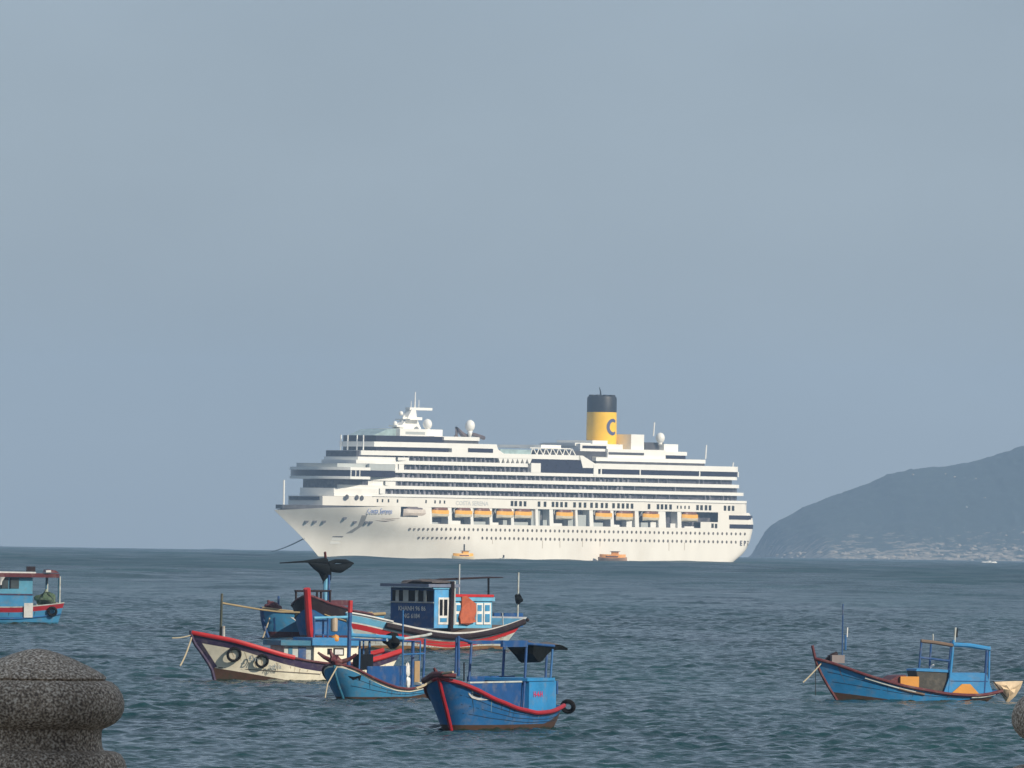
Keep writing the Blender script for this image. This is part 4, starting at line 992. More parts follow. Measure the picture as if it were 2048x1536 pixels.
for txt, u, v, sz_, sxx in (("Đn", 492, 1322, 0.42, 1.1), ("nghĩa", 533, 1337, 0.38, 0.9)):
    p = W.on_side(u, v, 0.06); q = W.on_side(u + 22, v, 0.06)
    lettering("name_lettering", txt, sz_, GREYL, W.root, (p[0], min(p[1], q[1]) - 0.05, p[2]), (pi / 2 - 0.12, 0, atan2(q[1] - p[1], q[0] - p[0])), sxx)
W.post("bow_pole", 441, 1275, 444, 1187, 0.0, 0.07, paint("pole_dark_wood", (0.05, 0.06, 0.04))); W.post("pole_sleeve", 447, 1276, 447, 1252, -0.15, 0.085, GREYW2)
cb = W.pbox("cabin", 628, 716, 1291, 1332, -1.15, 1.15, CREAM)
W.pbox("window", 655, 664, 1297, 1309, -1.17, -1.1, DARK, cb); W.pbox("window", 667, 688, 1296, 1311, -1.17, -1.1, DARK, cb); W.pbox("window_shutter", 670, 686, 1299, 1309, -1.19, -1.15, WHITEP, cb)
fc_ = W.pbox("front_cabin", 568, 627, 1291, 1330, -0.95, 0.95, GREYW2); W.pbox("door", 597, 612, 1294, 1326, -0.98, -0.9, DBLUE, fc_); W.pbox("door", 577, 585, 1294, 1324, -0.98, -0.9, TEAL, fc_)  # grey of the front cabin stands in for shade on a white wall
W.pbox("cabin_roof", 562, 640, 1281, 1291, -1.25, 1.25, TEAL); W.pbox("cabin_roof", 625, 720, 1276, 1291, -1.35, 1.35, CABB)
for u, y in ((628, -1.1), (646, 1.0), (700, 1.0), (655, -1.2)): W.post("roof_post", u, 1278, u + 1, 1236, y, 0.055, DBLUE)
W.part("roof_rail", MB().tube([W.at(628, 1236, -1.1), W.at(700, 1234, -1.1)], 0.08, 8), SKYB); W.pbox("roof_board", 628, 654, 1240, 1268, -0.9, -0.85, MBLUE)
W.thing("buoy", blob(W.at(671, 1278, -1.2), 0.24, 14, sq=(1.0, 0.8, 1.0), amp=0.1), ORANGE, "orange brown float lying on the white boat's cabin roof", "float")
W.thing("gas_cylinder", MB().lathe([(0.06, 0), (0.2, 0.05), (0.2, 0.75), (0.12, 0.9)], tuple(W.at(668, 1264, -1.0)), 12), paint("cylinder_buff", (0.42, 0.33, 0.24)), "buff cylinder standing on the white boat's cabin roof above the orange float", "cylinder")
W.part("engine_block", blob(W.at(727, 1313, -0.2), 0.5, 31, sq=(0.8, 0.8, 0.8)), DARK, smooth=True); W.post("exhaust_pipe", 739, 1326, 739, 1284, 0.2, 0.07, DARK)
W.part("bow_bitt", MB().tube([W.at(386, 1262, 0), W.at(387, 1272, 0)], 0.08, 8), RAILB)

# --- the big blue boat with the wheelhouse
D = Boat("largest blue wooden boat, with a dark wheelhouse, white framed doors and a rust red cloth", 712, 1300, 50, 4.8)
D.hull([(712, 1300), (704, 1270), (698, 1245), (695, 1225)], [(696, 1226), (712, 1228), (745, 1235), (790, 1245), (840, 1255), (880, 1261), (920, 1265), (960, 1263), (1000, 1256), (1030, 1246), (1054, 1234)],
       [('w', lambda t: 0.28 + 0.08 * sin(9 * t), 1), ('d', 1.10, 0), ('d', 0.70, 2), ('d', 0.60, 3), ('d', 0.12, 4), ('d', 0, 3)], [GREYW2, RUST, BRED, WHITEP, SKYB], sw=0.8, sb=0.35, pw=2.0, qw=0.85, k=(0.4, 0.8), rake=2.6, deck=0.55)
D.rail("rub_rail", RAILB, 0.23, 0.34, 0.13, 1.0, 0.05, 1.0); D.rail("gunwale", WHITEP, 0.07, -0.03, 0.0, 0.16, 0.03); D.stem_post(SKYB, 0.16)
x0 = D.at(868, 1210, -1.9)[0]; x1 = D.at(906, 1210, -1.9)[0]
z0, z1 = D.at(868, 1256, -1.9)[2], D.at(868, 1176, -1.9)[2]
whl = D.part("wheelhouse", MB().box((x0, -1.9, z0), (x1, 2.2, z1)), DBLUE)
zs_, zt_ = D.at(868, 1203, -1.9)[2], D.at(868, 1182, -1.9)[2]
yy = [D.at_x(u, 1192, x0)[1] for u in (866, 853, 849, 836.5, 832, 817, 808, 798, 793, 785)]
for k in range(0, 10, 2): D.part("wheelhouse_window", MB().box((x0 - 0.03, yy[k], zs_), (x0 + 0.1, yy[k + 1], zt_)), DARK, whl)
for k in (1, 3, 5, 7): D.part("window_post", MB().box((x0 - 0.07, yy[k] - 0.03, zs_ - 0.03), (x0 - 0.02, yy[k + 1] + 0.03, zt_ + 0.03)), GREYW2, whl)
D.part("window_sill", MB().box((x0 - 0.1, -1.92, zs_ - 0.12), (x0 - 0.001, 2.2, zs_ - 0.04)), GREYW2, whl)
D.part("near_wall", MB().box((x0 - 0.03, -1.96, z0), (x1, -1.905, z1 + 0.05)), paint("paint_sunlit_cabin_blue", (0.10, 0.36, 0.66)), whl)  # brighter blue over the dark box: sunlight on this side put into the colour
dr = D.pbox("door", 877, 899, 1195, 1249, -2.0, -1.965, WHITEP, whl)
for u0, u1, v0, v1 in ((880, 885.5, 1199, 1231), (888.5, 895, 1199, 1231), (880.5, 894, 1236, 1244)): D.pbox("door_panel", u0, u1, v0, v1, -2.03, -2.005, DARK if v1 < 1235 else LBLUE, dr)
D.pbox("lintel", 867, 899, 1172, 1178, -2.05, -1.9, SKYB, whl)
rf = MB().box((x0 - 0.9, -2.15, z1 + 0.06), (x1 + 0.5, 2.45, z1 + 0.28)); D.part("wheelhouse_roof", rf, paint("roof_grey_blue", (0.16, 0.19, 0.27)))
D.thing("roof_cargo", blob((x0 + 1.2, -0.2, z1 + 0.38), 0.8, 8, sq=(2.0, 2.4, 0.26)), TARPG, "brown grey tarp heap on the largest boat's wheelhouse roof", "tarp")
pl = (0.62, 0.64, 0.62)
for yv, txt, sz_ in ((1221, "KHANH 96 86", 0.46), (1236, "NG 6184", 0.46)):
    ys = D.at_x(797 if yv < 1230 else 806, yv, x0)[1]; p = (x0 - 0.03, ys, D.at_x(820, yv, x0)[2])
    lettering("registration_lettering", txt, sz_, mat("letter_pale", pl, 0.5), whl, p, (pi / 2, 0, -pi / 2), 0.92)
x2 = D.at(985, 1220, -1.9)[0]
dk = D.part("deck_house", MB().box((x1 + 0.02, -1.85, z0), (x2, 2.0, D.at(950, 1194, -1.85)[2])), SKYB)
D.pbox("deck_house_roof", 905, 988, 1189, 1194, -2.05, 2.2, BRED, dk)
D.pbox("deck_house_eave", 908, 990, 1194.5, 1202, -2.0, -1.86, SKYB, dk)
for u0, u1 in ((911, 924), (953, 966), (968, 982)):
    f = D.pbox("window_frame", u0, u1, 1206, 1249, -1.93, -1.86, WHITEP, dk)
    D.pbox("pane", u0 + 2.4, u1 - 2.4, 1210, 1222, -1.96, -1.935, LBLUE, f); D.pbox("pane", u0 + 2.4, u1 - 2.4, 1228, 1244, -1.96, -1.935, LBLUE, f)
cl = []
A_ = [(924, 1193), (934, 1192), (943, 1200), (952, 1207), (953, 1222), (950, 1236), (952, 1244), (944, 1246), (938, 1250), (922, 1247), (920, 1235), (924, 1215)]
P_ = [D.at(u, v, -2.1 - 0.08 * sin(k * 2.1)) for k, (u, v) in enumerate(A_)]; Q_ = [p + np.array([0, 0.12, 0]) for p in P_]; n = len(P_)
D.thing("hanging_cloth", MB().add(P_ + Q_, [tuple(range(n)), tuple(reversed(range(n, 2 * n)))] + [(i, (i + 1) % n, n + (i + 1) % n, n + i) for i in range(n)]), CLOTHR, "rust red cloth hanging over the largest boat's white framed windows", "cloth", smooth=False)
D.post("mast", 902, 1258, 905, 1163, -2.15, 0.17, RAILB); D.post("mast", 908, 1250, 909, 1162, -2.0, 0.09, GALV); D.post("whip_pole", 918, 1190, 919, 1128, -1.0, 0.06, GALV)
D.part("boom", MB().tube([D.at(786, 1172, 1.5), D.at(880, 1159, -0.5), D.at(975, 1155, -1.0), D.at(1006, 1155, -1.2)], [0.06, 0.09, 0.07, 0.04], 8), RAILB, smooth=True)
D.post("boom_post", 977, 1190, 977, 1155, -1.0, 0.08, DARK); D.pbox("bulwark", 988, 1046, 1226, 1254, 1.4, 1.5, DBLUE); D.post("stanchion", 1006, 1250, 1005, 1226, -1.6, 0.05, GALV)
D.post("stern_pole", 1035, 1245, 1037, 1145, 0.0, 0.07, GREYW2)
D.thing("net_bundle", blob(D.at(1037, 1198, -0.05), 0.34, 5, sq=(0.8, 0.8, 1.0)), TARP, "black bundle tied round the stern pole of the largest boat", "bundle")
D.thing("fender_float", blob(D.at(1021, 1302, -2.6), 0.24, 6, sq=(0.7, 0.7, 1.5), amp=0.1), GREYW2, "grey white float hanging at the stern quarter of the largest boat", "float")
D.part("stern_lamp", MB().ball(D.at(1055, 1240, -0.5), 0.14), RAILB)

# --- blue boat with brown heap on its bow, and the bow-on boat with the red stem in front of it
Bb = Boat("blue boat with maroon heap on its bow, behind the white boat", 538, 1277, 25, 3.2)
Bb.hull([(538, 1277), (530, 1256), (526, 1238), (524, 1214)], [(525, 1217), (560, 1222), (600, 1226), (640, 1230), (700, 1232), (770, 1228)], [('w', 0.55, 1), ('d', 0, 0)], [LBLUE, MAROON], sw=0.75, sb=0.3, pw=2.0, qw=0.7, k=(0.45, 0.75), rake=0.6, deck=0.4)
Bb.rail("gunwale", PALEWOOD, 0.13, -0.03); Bb.stem_post(DBLUE, 0.16); Bb.plate("painted_panel", [(547, 1236), (548, 1260), (551, 1262), (550, 1234)], DBLUE)
Bb.plate("painted_patch", [(580, 1234), (592, 1236), (598, 1244), (592, 1242)], WHITEP)
for k, (u, v, r) in enumerate([(545, 1213, 0.5), (537, 1215, 0.36), (556, 1217, 0.33)]): Bb.thing("net_heap", blob(Bb.at(u, v, -0.2), r, 40 + k, sq=(1.1, 1, 0.7)), MAROON, ["biggest maroon net heap on the bow of the boat behind the white one", "maroon net heap at the very stem of the boat behind the white one", "small maroon net heap aft of the two others on the rear boat's bow"][k], "net heap", "maroon net heaps on the bow")
Bb.post("bow_post", 537, 1214, 537, 1200, 0.3, 0.11, MAROON); Bb.post("bow_post", 557, 1216, 557, 1192, 0.2, 0.08, DBLUE)
Eb = Boat("boat seen bow-on with a tall bright red stem and a black tarp round its mast", 622, 1281, 76, 4.2)
Eb.hull([(622, 1281), (619, 1255), (617, 1222), (614, 1177)], [(615, 1190), (622, 1197), (645, 1204), (670, 1211), (705, 1222), (745, 1230)], [('w', 0.4, 1), ('d', 1.05, 0), ('d', 0, 2)], [MBLUE, MAROON, RAILB], sw=0.8, sb=0.3, pw=2.0, qw=0.5, k=(0.5, 0.75), rake=0.5, deck=0.35)
Eb.rail("gunwale", MAROON, 0.10, -0.02); Eb.stem_post(BRED, 0.28); Eb.rail("rub_rail", PALEWOOD, 0.05, 0.95, 0.05, 0.7, 0.03)
Eb.part("hatch_box", MB().box(Eb.at(632, 1212, -0.5), Eb.at(672, 1200, 0.6)), MAROON)
for u, y in ((592, 1.2), (642, -0.2), (660, -0.8), (634, 0.4)): Eb.post("frame_post", u, 1210, u, 1182, y, 0.09, RAILB)
Eb.part("frame_rail", MB().tube([Eb.at(590, 1182, 1.2), Eb.at(662, 1182, -0.8)], 0.09, 8), RAILB)
Eb.post("mast", 650, 1206, 652, 1128, 0.0, 0.16, SKYB); Eb.post("mast_stay", 657, 1206, 658, 1150, -0.4, 0.10, DBLUE); Eb.post("mast_top", 652, 1128, 650, 1104, 0.0, 0.10, MAROON)
mz = Eb.at(652, 1128, 0)
tp = MB(); e1 = Eb.at(560, 1126, 0); e2 = Eb.at(706, 1127, 0)
tp.tube([e1, Eb.at(610, 1123, 0), Eb.at(650, 1122, 0)], [0.04, 0.09, 0.28], 8); tp.tube([Eb.at(657, 1128, 0), Eb.at(672, 1122, 0), Eb.at(690, 1123, 0), e2], [0.2, 0.16, 0.2, 0.08], 8)
tp.tube([Eb.at(618, 1126, 0), Eb.at(632, 1132, 0), Eb.at(648, 1138, 0), Eb.at(649, 1152, 0), Eb.at(646, 1166, 0)], [0.06, 0.30, 0.50, 0.36, 0.06], 10)
tp.tube([Eb.at(652, 1131, 0), Eb.at(664, 1136, 0), Eb.at(680, 1137, 0), Eb.at(700, 1129, 0), Eb.at(706, 1126, 0)], [0.35, 0.32, 0.36, 0.18, 0.05], 10); tp.tube([Eb.at(657, 1140, 0), Eb.at(659, 1152, 0), Eb.at(661, 1160, 0)], [0.22, 0.16, 0.05], 8)
Eb.thing("furled_tarp", tp, TARP, "black tarp draped over crossed poles high on a mast, under the cruise ship's bow", "tarp")

# --- boat cut by the left edge of the picture
A = Boat("blue boat with red rail and maroon cabin roof, cut by the picture's left edge", -190, 1246, 8, 4.6)
A.hull([(-190, 1246), (-200, 1225), (-212, 1190)], [(-210, 1190), (-150, 1203), (-80, 1211), (0, 1213), (45, 1213), (80, 1210), (110, 1207), (129, 1204)], [('w', 0.25, 1), ('d', 0.52, 0), ('d', 0.10, 2), ('d', 0, 3)], [LBLUE, TEAL, RED, GREYW2], sw=0.8, sb=0.3, rake=0.55, deck=0.4)
A.stem_post(RED, 0.12); A.rail("rub_rail", MBLUE, 0.07, 1.05, 0.1, 1.0, 0.02)
ca_ = A.pbox("cabin", -70, 65, 1154, 1216, -1.6, 1.6, paint("paint_pale_cabin_blue", (0.10, 0.33, 0.47)))
A.pbox("cabin_lower_wall", -71, 65.3, 1190, 1216, -1.63, -1.605, LBLUE, ca_); A.pbox("cabin_stripe", -71, 65.3, 1187, 1190, -1.66, -1.605, PURP, ca_)
for u0, u1 in ((-32, -18), (-12, 0), (4, 17), (22, 38)):
    w_ = A.pbox("cabin_window", u0, u1, 1156, 1177, -1.64, -1.605, mat("window_grey", (0.06, 0.075, 0.08), 0.25, 0.4, 1.0), ca_); A.pbox("window_frame", u0 - 2.5, u0, 1156, 1177, -1.67, -1.605, DARK, w_)
A.pbox("cabin_roof", -80, 119, 1146, 1154, -2.0, 2.0, MAROON); A.pbox("roof_edge", -80, 72, 1143, 1146, -1.95, 1.95, WHITEP); A.part("roof_end", MB().loft([[(A.at(92, 1146, -1.9)[0], y, A.at(92, 1145.8, -1.9)[2]) for y in (-1.9, 1.9)] + [(A.at(118, 1146, -1.9)[0], y, A.at(118, 1146, -1.9)[2]) for y in (1.9, -1.9)], [(A.at(95, 1140, -1.9)[0], y, A.at(95, 1139, -1.9)[2]) for y in (-1.7, 1.7)] + [(A.at(112, 1141, -1.9)[0], y, A.at(112, 1141, -1.9)[2]) for y in (1.7, -1.7)]]), MAROON)
for u, y in ((94, 1.6), (119, -1.7), (92, 1.2), (117, 1.6)): A.post("roof_post", u, 1208, u + 1, 1153, y, 0.08, GREYW2 if y < 0 or u == 94 else TEAL)
A.thing("roof_box", MB().box(A.at(54, 1143, -0.4), A.at(69, 1133, 0.6)), RAILB, "dark box on the roof of the boat at the left edge", "box"); A.thing("roof_canister", MB().tube([A.at(92, 1143.6, -2.1), A.at(102, 1143.4, -2.1)], 0.13, 8), WHITEP, "white canister on the roof end of the boat at the left edge", "canister"); A.thing("loudspeaker", MB().lathe([(0.10, 0), (0.14, 0.3), (0.4, 0.7)], tuple(A.at(1, 1170, -2.0)), 14), WHITEP, "white horn loudspeaker on the cabin wall at the left edge", "loudspeaker")
A.plate("white_board", [(48, 1206), (66, 1206), (65, 1235), (47.5, 1235)], WHITEP, 0.12)
A.tyre(104, 1223, 0.34, "tyre hanging at the stern of the boat at the left edge", r=0.13)
A.thing("net_pile", blob(A.at(92, 1200, -0.5), 0.8, 17, sq=(1.1, 0.9, 0.75)), GREENNET, "grey green net piled on the stern deck of the boat at the left edge", "net"); A.thing("folded_awning", MB().tube([A.at(93, 1178, 0.9), A.at(91, 1190, 0.9), A.at(95, 1199, 0.9)], [0.08, 0.35, 0.2], 8), paint("awning_pale_green", (0.30, 0.36, 0.28)), "pale folded awning tied to a roof post at the left edge", "awning")

# --- blue boat on the right
Rb = Boat("blue boat with upswept maroon prow and open cabin frame, alone at the right", 1676, 1402, 18, 2.7)
Rb.hull([(1676, 1402), (1657, 1372), (1643, 1347), (1634, 1326), (1631, 1315)], [(1632, 1317), (1650, 1321), (1690, 1334), (1730, 1349), (1770, 1361), (1810, 1372), (1860, 1381), (1900, 1387), (1950, 1390), (1985, 1389), (2006, 1381)],
        [('w', lambda t: max(0.02, 0.46 - t * 1.1) + 0.25 * max(0, (t - 0.68) / 0.3), 1), ('d', 0.0, 0)], [CABB, BROWN], sw=0.6, sb=0.42, pw=1.8, qw=0.9, k=(0.35, 0.7), rake=0.9, deck=0.3)
Rb.rail("gunwale", MAROON, 0.085, 0.02, 0.0, 1.0, 0.02); Rb.stem_post(MAROON, 0.075, Rb.at(1620, 1291, 0)[2]); Rb.rail("rub_rail", GREYW2, 0.05, 0.22, 0.20, 0.46, 0.02); Rb.rail("rub_rail", WOOD, 0.06, 0.24, 0.36, 0.52, 0.02); Rb.rail("rub_rail", GREYW2, 0.06, 0.13, 0.84, 0.98, 0.02)
Rb.part("bow_bitt", MB().tube([Rb.at(1652, 1322, 0), Rb.at(1664, 1312, 0), Rb.at(1674, 1306, 0)], [0.12, 0.14, 0.1], 8), RAILB, smooth=True); Rb.part("bow_bitt", MB().box(Rb.at(1664, 1326, -0.4), Rb.at(1680, 1310, 0.3)), paint("grey_wood", (0.22, 0.19, 0.19)))
Rb.post("bow_pole", 1684, 1326, 1686, 1208, 0.0, 0.032, DBLUE); Rb.post("pole_sleeve", 1691, 1300, 1691, 1270, -0.1, 0.05, MBLUE); Rb.post("pole_sleeve", 1694, 1274, 1695, 1255, -0.1, 0.035, WHITEP)
Rb.part("engine_box", MB().extrude_y([tuple(Rb.at(u, v, -0.7)[[0, 2]]) for u, v in ((1833, 1342), (1898, 1342), (1894, 1366), (1884, 1386), (1840, 1380))], -0.7, 0.7), paint("tarred_grey", (0.05, 0.05, 0.045))); Rb.part("box_lid", MB().extrude_y([tuple(Rb.at(u, v, -0.75)[[0, 2]]) for u, v in ((1832, 1342), (1834, 1338), (1860, 1337), (1900, 1340), (1900, 1345))], -0.75, 0.75), CABB)
Rb.part("spray_hood", MB().extrude_y([tuple(Rb.at(u, v, -0.8)[[0, 2]]) for u, v in ((1778, 1362), (1795, 1352), (1812, 1350), (1812, 1374))], -0.8, 0.8), MAROON)
Rb.thing("fish_crate", MB().box(Rb.at(1801, 1377, -0.95), Rb.at(1832, 1353, -0.5)), ORANGE, "orange crate amidships on the blue boat at the right", "crate", smooth=False)
acab = Rb.part("aft_cabin", MB().extrude_y([tuple(Rb.at(u, v, -0.85)[[0, 2]]) for u, v in ((1886, 1390), (1902, 1346), (1972, 1346), (1988, 1392))], -0.85, 0.85), CABB)
Rb.pbox("cabin_seam", 1900, 1976, 1361.5, 1363, -0.87, -0.8, DBLUE, acab)
Rb.part("painted_triangle", MB().extrude_y([tuple(Rb.at(u, v, -0.9)[[0, 2]]) for u, v in ((1899, 1390), (1924, 1368), (1940, 1368), (1960, 1390))], -0.93, -0.86), ORANGE, acab)
for u0, v0, u1, v1, y, r, m in [(1897, 1386, 1907, 1280, -0.8, 0.075, CABB), (1893, 1385, 1903, 1282, 0.7, 0.06, DBLUE), (1968, 1388, 1974, 1296, -0.8, 0.07, DBLUE), (1977, 1386, 1979, 1292, 0.7, 0.05, CABB), (1838, 1336, 1843, 1282, -0.7, 0.055, DBLUE), (1859, 1340, 1862, 1284, 0.7, 0.05, DBLUE), (1909, 1284, 1911, 1255, -0.4, 0.05, GREYW2)]: Rb.post("frame_post", u0, v0, u1, v1, y, r, m)
Rb.part("roof_beam", MB().tube([Rb.at(1842, 1282, -0.7), Rb.at(1870, 1285, -0.7), Rb.at(1906, 1291, -0.8)], 0.10, 8), WOOD, smooth=True); Rb.part("roof_beam", MB().tube([Rb.at(1844, 1282, 0.7), Rb.at(1906, 1288, 0.7)], 0.05, 8), DBLUE)
Rb.part("frame_rail", MB().tube([Rb.at(1840, 1315, -0.7), Rb.at(1900, 1322, -0.75)], 0.06, 8), DBLUE); Rb.part("roof_beam", MB().tube([Rb.at(1906, 1289, -0.8), Rb.at(1940, 1291, -0.8), Rb.at(1980, 1298, -0.8)], 0.12, 8), CABB, smooth=True); Rb.part("roof_beam", MB().tube([Rb.at(1910, 1290, 0.7), Rb.at(1979, 1296, 0.7)], 0.06, 8), MBLUE)
Rb.part("mast_flag", MB().extrude_y([tuple(Rb.at(u, v, -0.4)[[0, 2]]) for u, v in ((1908, 1274), (1916, 1254), (1915, 1275))], -0.42, -0.38), DARK)
Rb.post("signal_arm", 1866, 1281, 1866, 1268, -0.2, 0.035, GREYW2)
Rb.thing("bottle_float", MB().tube([Rb.at(1860, 1335, -0.2), Rb.at(1868, 1330, -0.2)], 0.06, 8), WHITEP, "white bottle float on the engine box of the boat at the right", "float")
Pg = [(1986, 1364), (2004, 1363), (2028, 1362), (2046, 1362), (2041, 1376), (2031, 1392), (2017, 1405), (2012, 1404), (2003, 1390), (1992, 1376)]
P_ = [Rb.at(u, v, -0.55) for u, v in Pg]; cm_ = np.mean(P_, axis=0); fr_ = [cm_ + np.array([0, -0.28, 0])]; bk = [cm_ + np.array([0, 0.5, 0])]; n = len(P_)
mbq = MB().add(P_ + [cm_ + (p - cm_) * 0.55 + np.array([0, -0.22 + 0.07 * (-1) ** k, 0]) for k, p in enumerate(P_)] + fr_ + bk, [(i, (i + 1) % n, n + (i + 1) % n, n + i) for i in range(n)] + [(n + i, n + (i + 1) % n, 2 * n) for i in range(n)] + [(i, 2 * n + 1, (i + 1) % n) for i in range(n)])
Rb.thing("canvas_bag", mbq, CANVAS, "cream canvas sack hanging over the stern of the boat at the right", "sack")
Rb.post("stern_line", 1986, 1362, 2012, 1394, -0.75, 0.03, RAILB)

SEAM = mat("seam_dark", (0.012, 0.03, 0.06), 0.7)
C.seams((0.33, 0.52, 0.72), SEAM); G.seams((0.4, 0.65), SEAM); Rb.seams((0.45, 0.7), SEAM); D.seams((0.3, 0.45), mat("seam_rust", (0.16, 0.12, 0.09), 0.8), 0.1, 0.95, 0.02); A.seams((0.35,), SEAM)
BLST = mat("streak_blue", (0.02, 0.05, 0.09), 0.7, 0.3); RUST2 = mat("streak_rust", (0.22, 0.13, 0.07), 0.8, 0.3); PALE2 = mat("streak_pale", (0.20, 0.30, 0.36), 0.7, 0.3)
for b_, k_ in ((C, 1), (G, 2), (W, 3), (D, 4), (Rb, 5), (A, 6), (Bb, 7)): b_.grime(k_, 0.10 if b_ not in (D, A) else 0.16)
C.streaks(1, 9, BLST); C.streaks(11, 7, PALE2); G.streaks(2, 9, BLST, 0.2); G.streaks(12, 6, PALE2, 0.2); W.streaks(3, 24, mat("streak_tan", (0.46, 0.38, 0.26), 0.8, 0.3), 0.5); D.streaks(4, 40, RUST2, 1.12); Rb.streaks(5, 10, BLST); Rb.streaks(15, 6, RUST2); A.streaks(6, 9, BLST, 0.55)
# --- ropes
def line(fr, pts, r, m, label, sag=0.0):
    P = [fr.at(*q) for q in pts]
    if len(P) == 2: P = [P[0] * (1 - t) + P[1] * t - np.array([0, 0, sag * 4 * t * (1 - t)]) for t in np.linspace(0, 1, 9)]
    fr2 = Frame(fr.o, fr.ang); lone("mooring_rope", MB().tube(P, r, 6), m, fr2, label, "rope", "mooring ropes of the boats")
line(W, [(384, 1272, 0), (360, 1332, -1.2)], 0.045, ROPE, "pale mooring rope dropping from the white boat's stem to the water", 0.15)
line(W, [(383, 1270, 0), (344, 1276, -0.6)], 0.03, ROPE, "short pale rope end blowing off the white boat's stem", 0.05)
line(W, [(444, 1206, 0), (520, 1219, 0), (560, 1224, -0.3), (600, 1225, -0.8)], 0.05, PALEWOOD, "yellowish rope from the white boat's bow pole towards the red stem")
line(Bb, [(548, 1208, -0.3), (524, 1280, -0.8)], 0.055, ROPE, "pale rope from the maroon heap down to the water behind the white boat", 0.1)
line(G, [(676, 1330, -0.1), (655, 1368, -0.3), (650, 1396, -0.4)], 0.035, ROPE, "pale mooring rope down the light blue boat's stem")
line(C, [(906, 1344, -0.9), (886, 1347, -0.3), (873, 1357, 0.3), (846, 1372, 0.6), (832, 1377, 0.6)], 0.05, ROPE, "tan rope over the red bow of the deep blue front boat")
line(Rb, [(1648, 1320, -0.05), (1606, 1365, -0.6)], 0.035, ROPE, "pale rope slanting from the right-hand boat's prow to the water", 0.04)
line(Rb, [(1631, 1326, -0.05), (1631, 1391, -0.1)], 0.02, ROPED, "dark rope hanging straight down below the upswept prow")

# ------------------------------------------------------------------ promenade: granite posts, quay, an unseen block added to shade them
def granite():
    m = bpy.data.materials.new("granite"); m.use_nodes = True
    n, l = m.node_tree.nodes, m.node_tree.links; b = n['Principled BSDF']; b.inputs['Roughness'].default_value = 0.75
    tc = n.new('ShaderNodeTexCoord')
    n1 = n.new('ShaderNodeTexNoise'); n1.inputs['Scale'].default_value = 140; n1.inputs['Detail'].default_value = 3; l.new(tc.outputs['Object'], n1.inputs['Vector'])
    n2 = n.new('ShaderNodeTexNoise'); n2.inputs['Scale'].default_value = 3.2; n2.inputs['Detail'].default_value = 4; l.new(tc.outputs['Object'], n2.inputs['Vector'])
    r1 = n.new('ShaderNodeValToRGB'); e = r1.color_ramp.elements
    e[0].position = 0.36; e[0].color = (0.15, 0.115, 0.085, 1); e[1].position = 0.66; e[1].color = (0.90, 0.78, 0.62, 1)
    q = r1.color_ramp.elements.new(0.5); q.color = (0.42, 0.32, 0.22, 1)
    l.new(n1.outputs['Fac'], r1.inputs['Fac'])
    r2 = n.new('ShaderNodeMapRange'); r2.inputs['From Min'].default_value = 0.3; r2.inputs['From Max'].default_value = 0.7; r2.inputs['To Min'].default_value = 0.5; r2.inputs['To Max'].default_value = 1.3
    l.new(n2.outputs['Fac'], r2.inputs['Value'])
    mx = n.new('ShaderNodeMix'); mx.data_type = 'RGBA'; mx.blend_type = 'MULTIPLY'; mx.inputs['Factor'].default_value = 1
    l.new(r1.outputs['Color'], mx.inputs['A']); l.new(r2.outputs[0], mx.inputs['B']); l.new(mx.outputs['Result'], b.inputs['Base Color'])
    bu = n.new('ShaderNodeBump'); bu.inputs['Strength'].default_value = 0.5; bu.inputs['Distance'].default_value = 0.006
    l.new(n1.outputs['Fac'], bu.inputs['Height']); l.new(bu.outputs[0], b.inputs['Normal'])
    return m
GRAN = granite()
PY = 26.0; K = PY / FPX
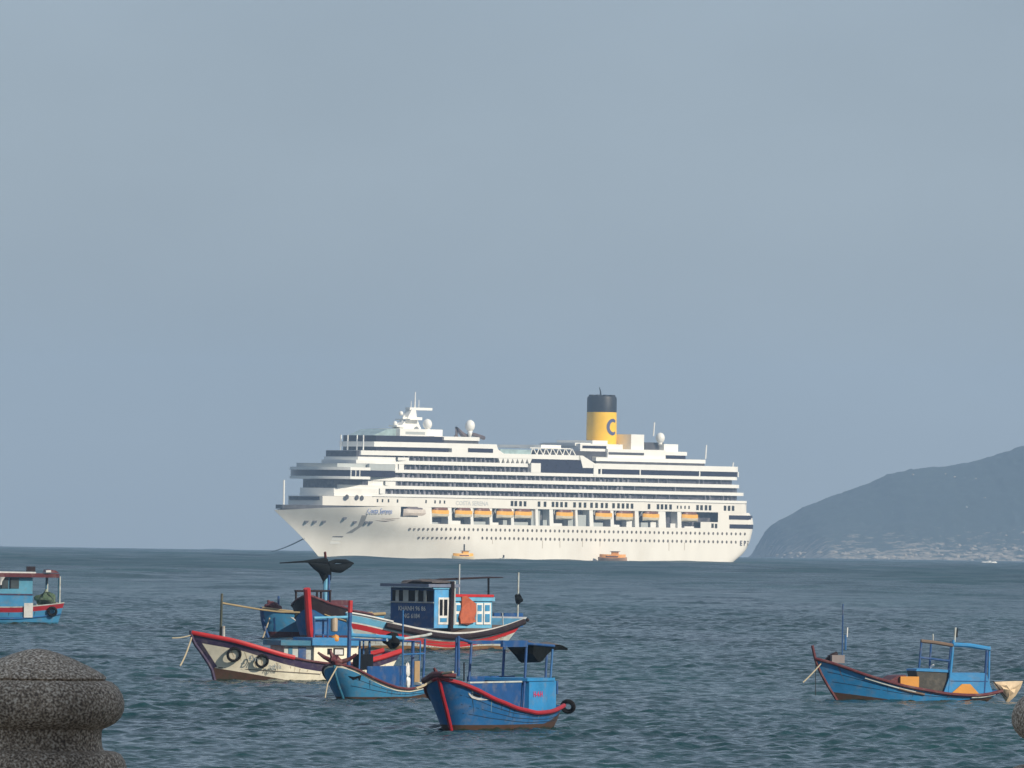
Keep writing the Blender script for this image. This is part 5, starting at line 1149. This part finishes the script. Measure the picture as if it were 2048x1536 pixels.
def stone_post(u, label):
    top = at_distance(u, 1298 + (u - 75) * ROLL, PY); zt = top[2]
    prof = [(3, 1297.5), (20, 1299.5), (45, 1306.5), (74, 1317.5), (100, 1329.5), (120, 1340), (131, 1346), (138, 1352), (139, 1355.5), (135, 1357.5), (139, 1359.5), (150, 1362), (162, 1372), (171, 1386), (175.5, 1402), (175, 1418), (169, 1432), (158, 1444), (143, 1452), (133, 1456),
            (131, 1462), (131, 1480), (133, 1493), (137, 1499), (158, 1501), (170, 1506), (178, 1518), (183, 1535), (184, 1560), (178, 1585), (160, 1600), (150, 1612), (150, 1690), (165, 1700), (165, 2230), (190, 2240), (190, 2290)]
    mb = MB().lathe([(r * K, -(v - 1298) * K) for r, v in prof], (0, 0, 0), 56)
    o = obj("stone_post", mb, GRAN, None, True); o.location = (top[0], PY, zt)
    return tag(o, label, "stone post", "granite posts of the promenade railing"), zt - (2290 - 1298) * K
_, zq = stone_post(75, "speckled granite post with a conical cap, whole top in view at the lower left")
stone_post(2200, "granite post cut by the picture's right edge, only its rounded rim in view")
PAVE = mat("quay_paving", (0.30, 0.28, 0.25), 0.8, 0.2, 0.8)
q = MB().box((-300, -140, -3), (300, 26.6, zq)); obj("promenade", q, PAVE)["kind"] = 'structure'
bd = empty("shade_block", Frame((24, -26, zq), 0.0), "unseen pale block added behind the promenade to shade the granite posts", "shade block")  # added out of view to keep the sun off the posts
WALL = mat("shade_block_wall", (0.52, 0.49, 0.43), 0.8, 0.1, 0.5)
obj("wall", MB().box((0, 0, 0), (18, 44, 21)), WALL, bd); obj("roof", MB().box((-0.6, -0.6, 21), (18.6, 44.6, 21.5)), WALL, bd)
for k in range(5):
    obj("window", MB().box((-0.04, 2, 1.2 + 4 * k), (0.2, 42, 3.4 + 4 * k)), GLASS, bd)

# ------------------------------------------------------------------ haze over the bay
hz = MB().box((-4300, -300, -16), (4300, 11900, 240))
hm = bpy.data.materials.new("sea_haze"); hm.use_nodes = True
hn, hl = hm.node_tree.nodes, hm.node_tree.links; hn.clear()
pv_ = hn.new('ShaderNodeVolumePrincipled'); ho = hn.new('ShaderNodeOutputMaterial')
pv_.inputs['Color'].default_value = (0.50, 0.72, 1.0, 1); pv_.inputs['Density'].default_value = 7.0e-5; pv_.inputs['Anisotropy'].default_value = 0.0
hl.new(pv_.outputs[0], ho.inputs['Volume'])
ho_ = obj("haze", hz, hm); ho_['kind'] = 'stuff'
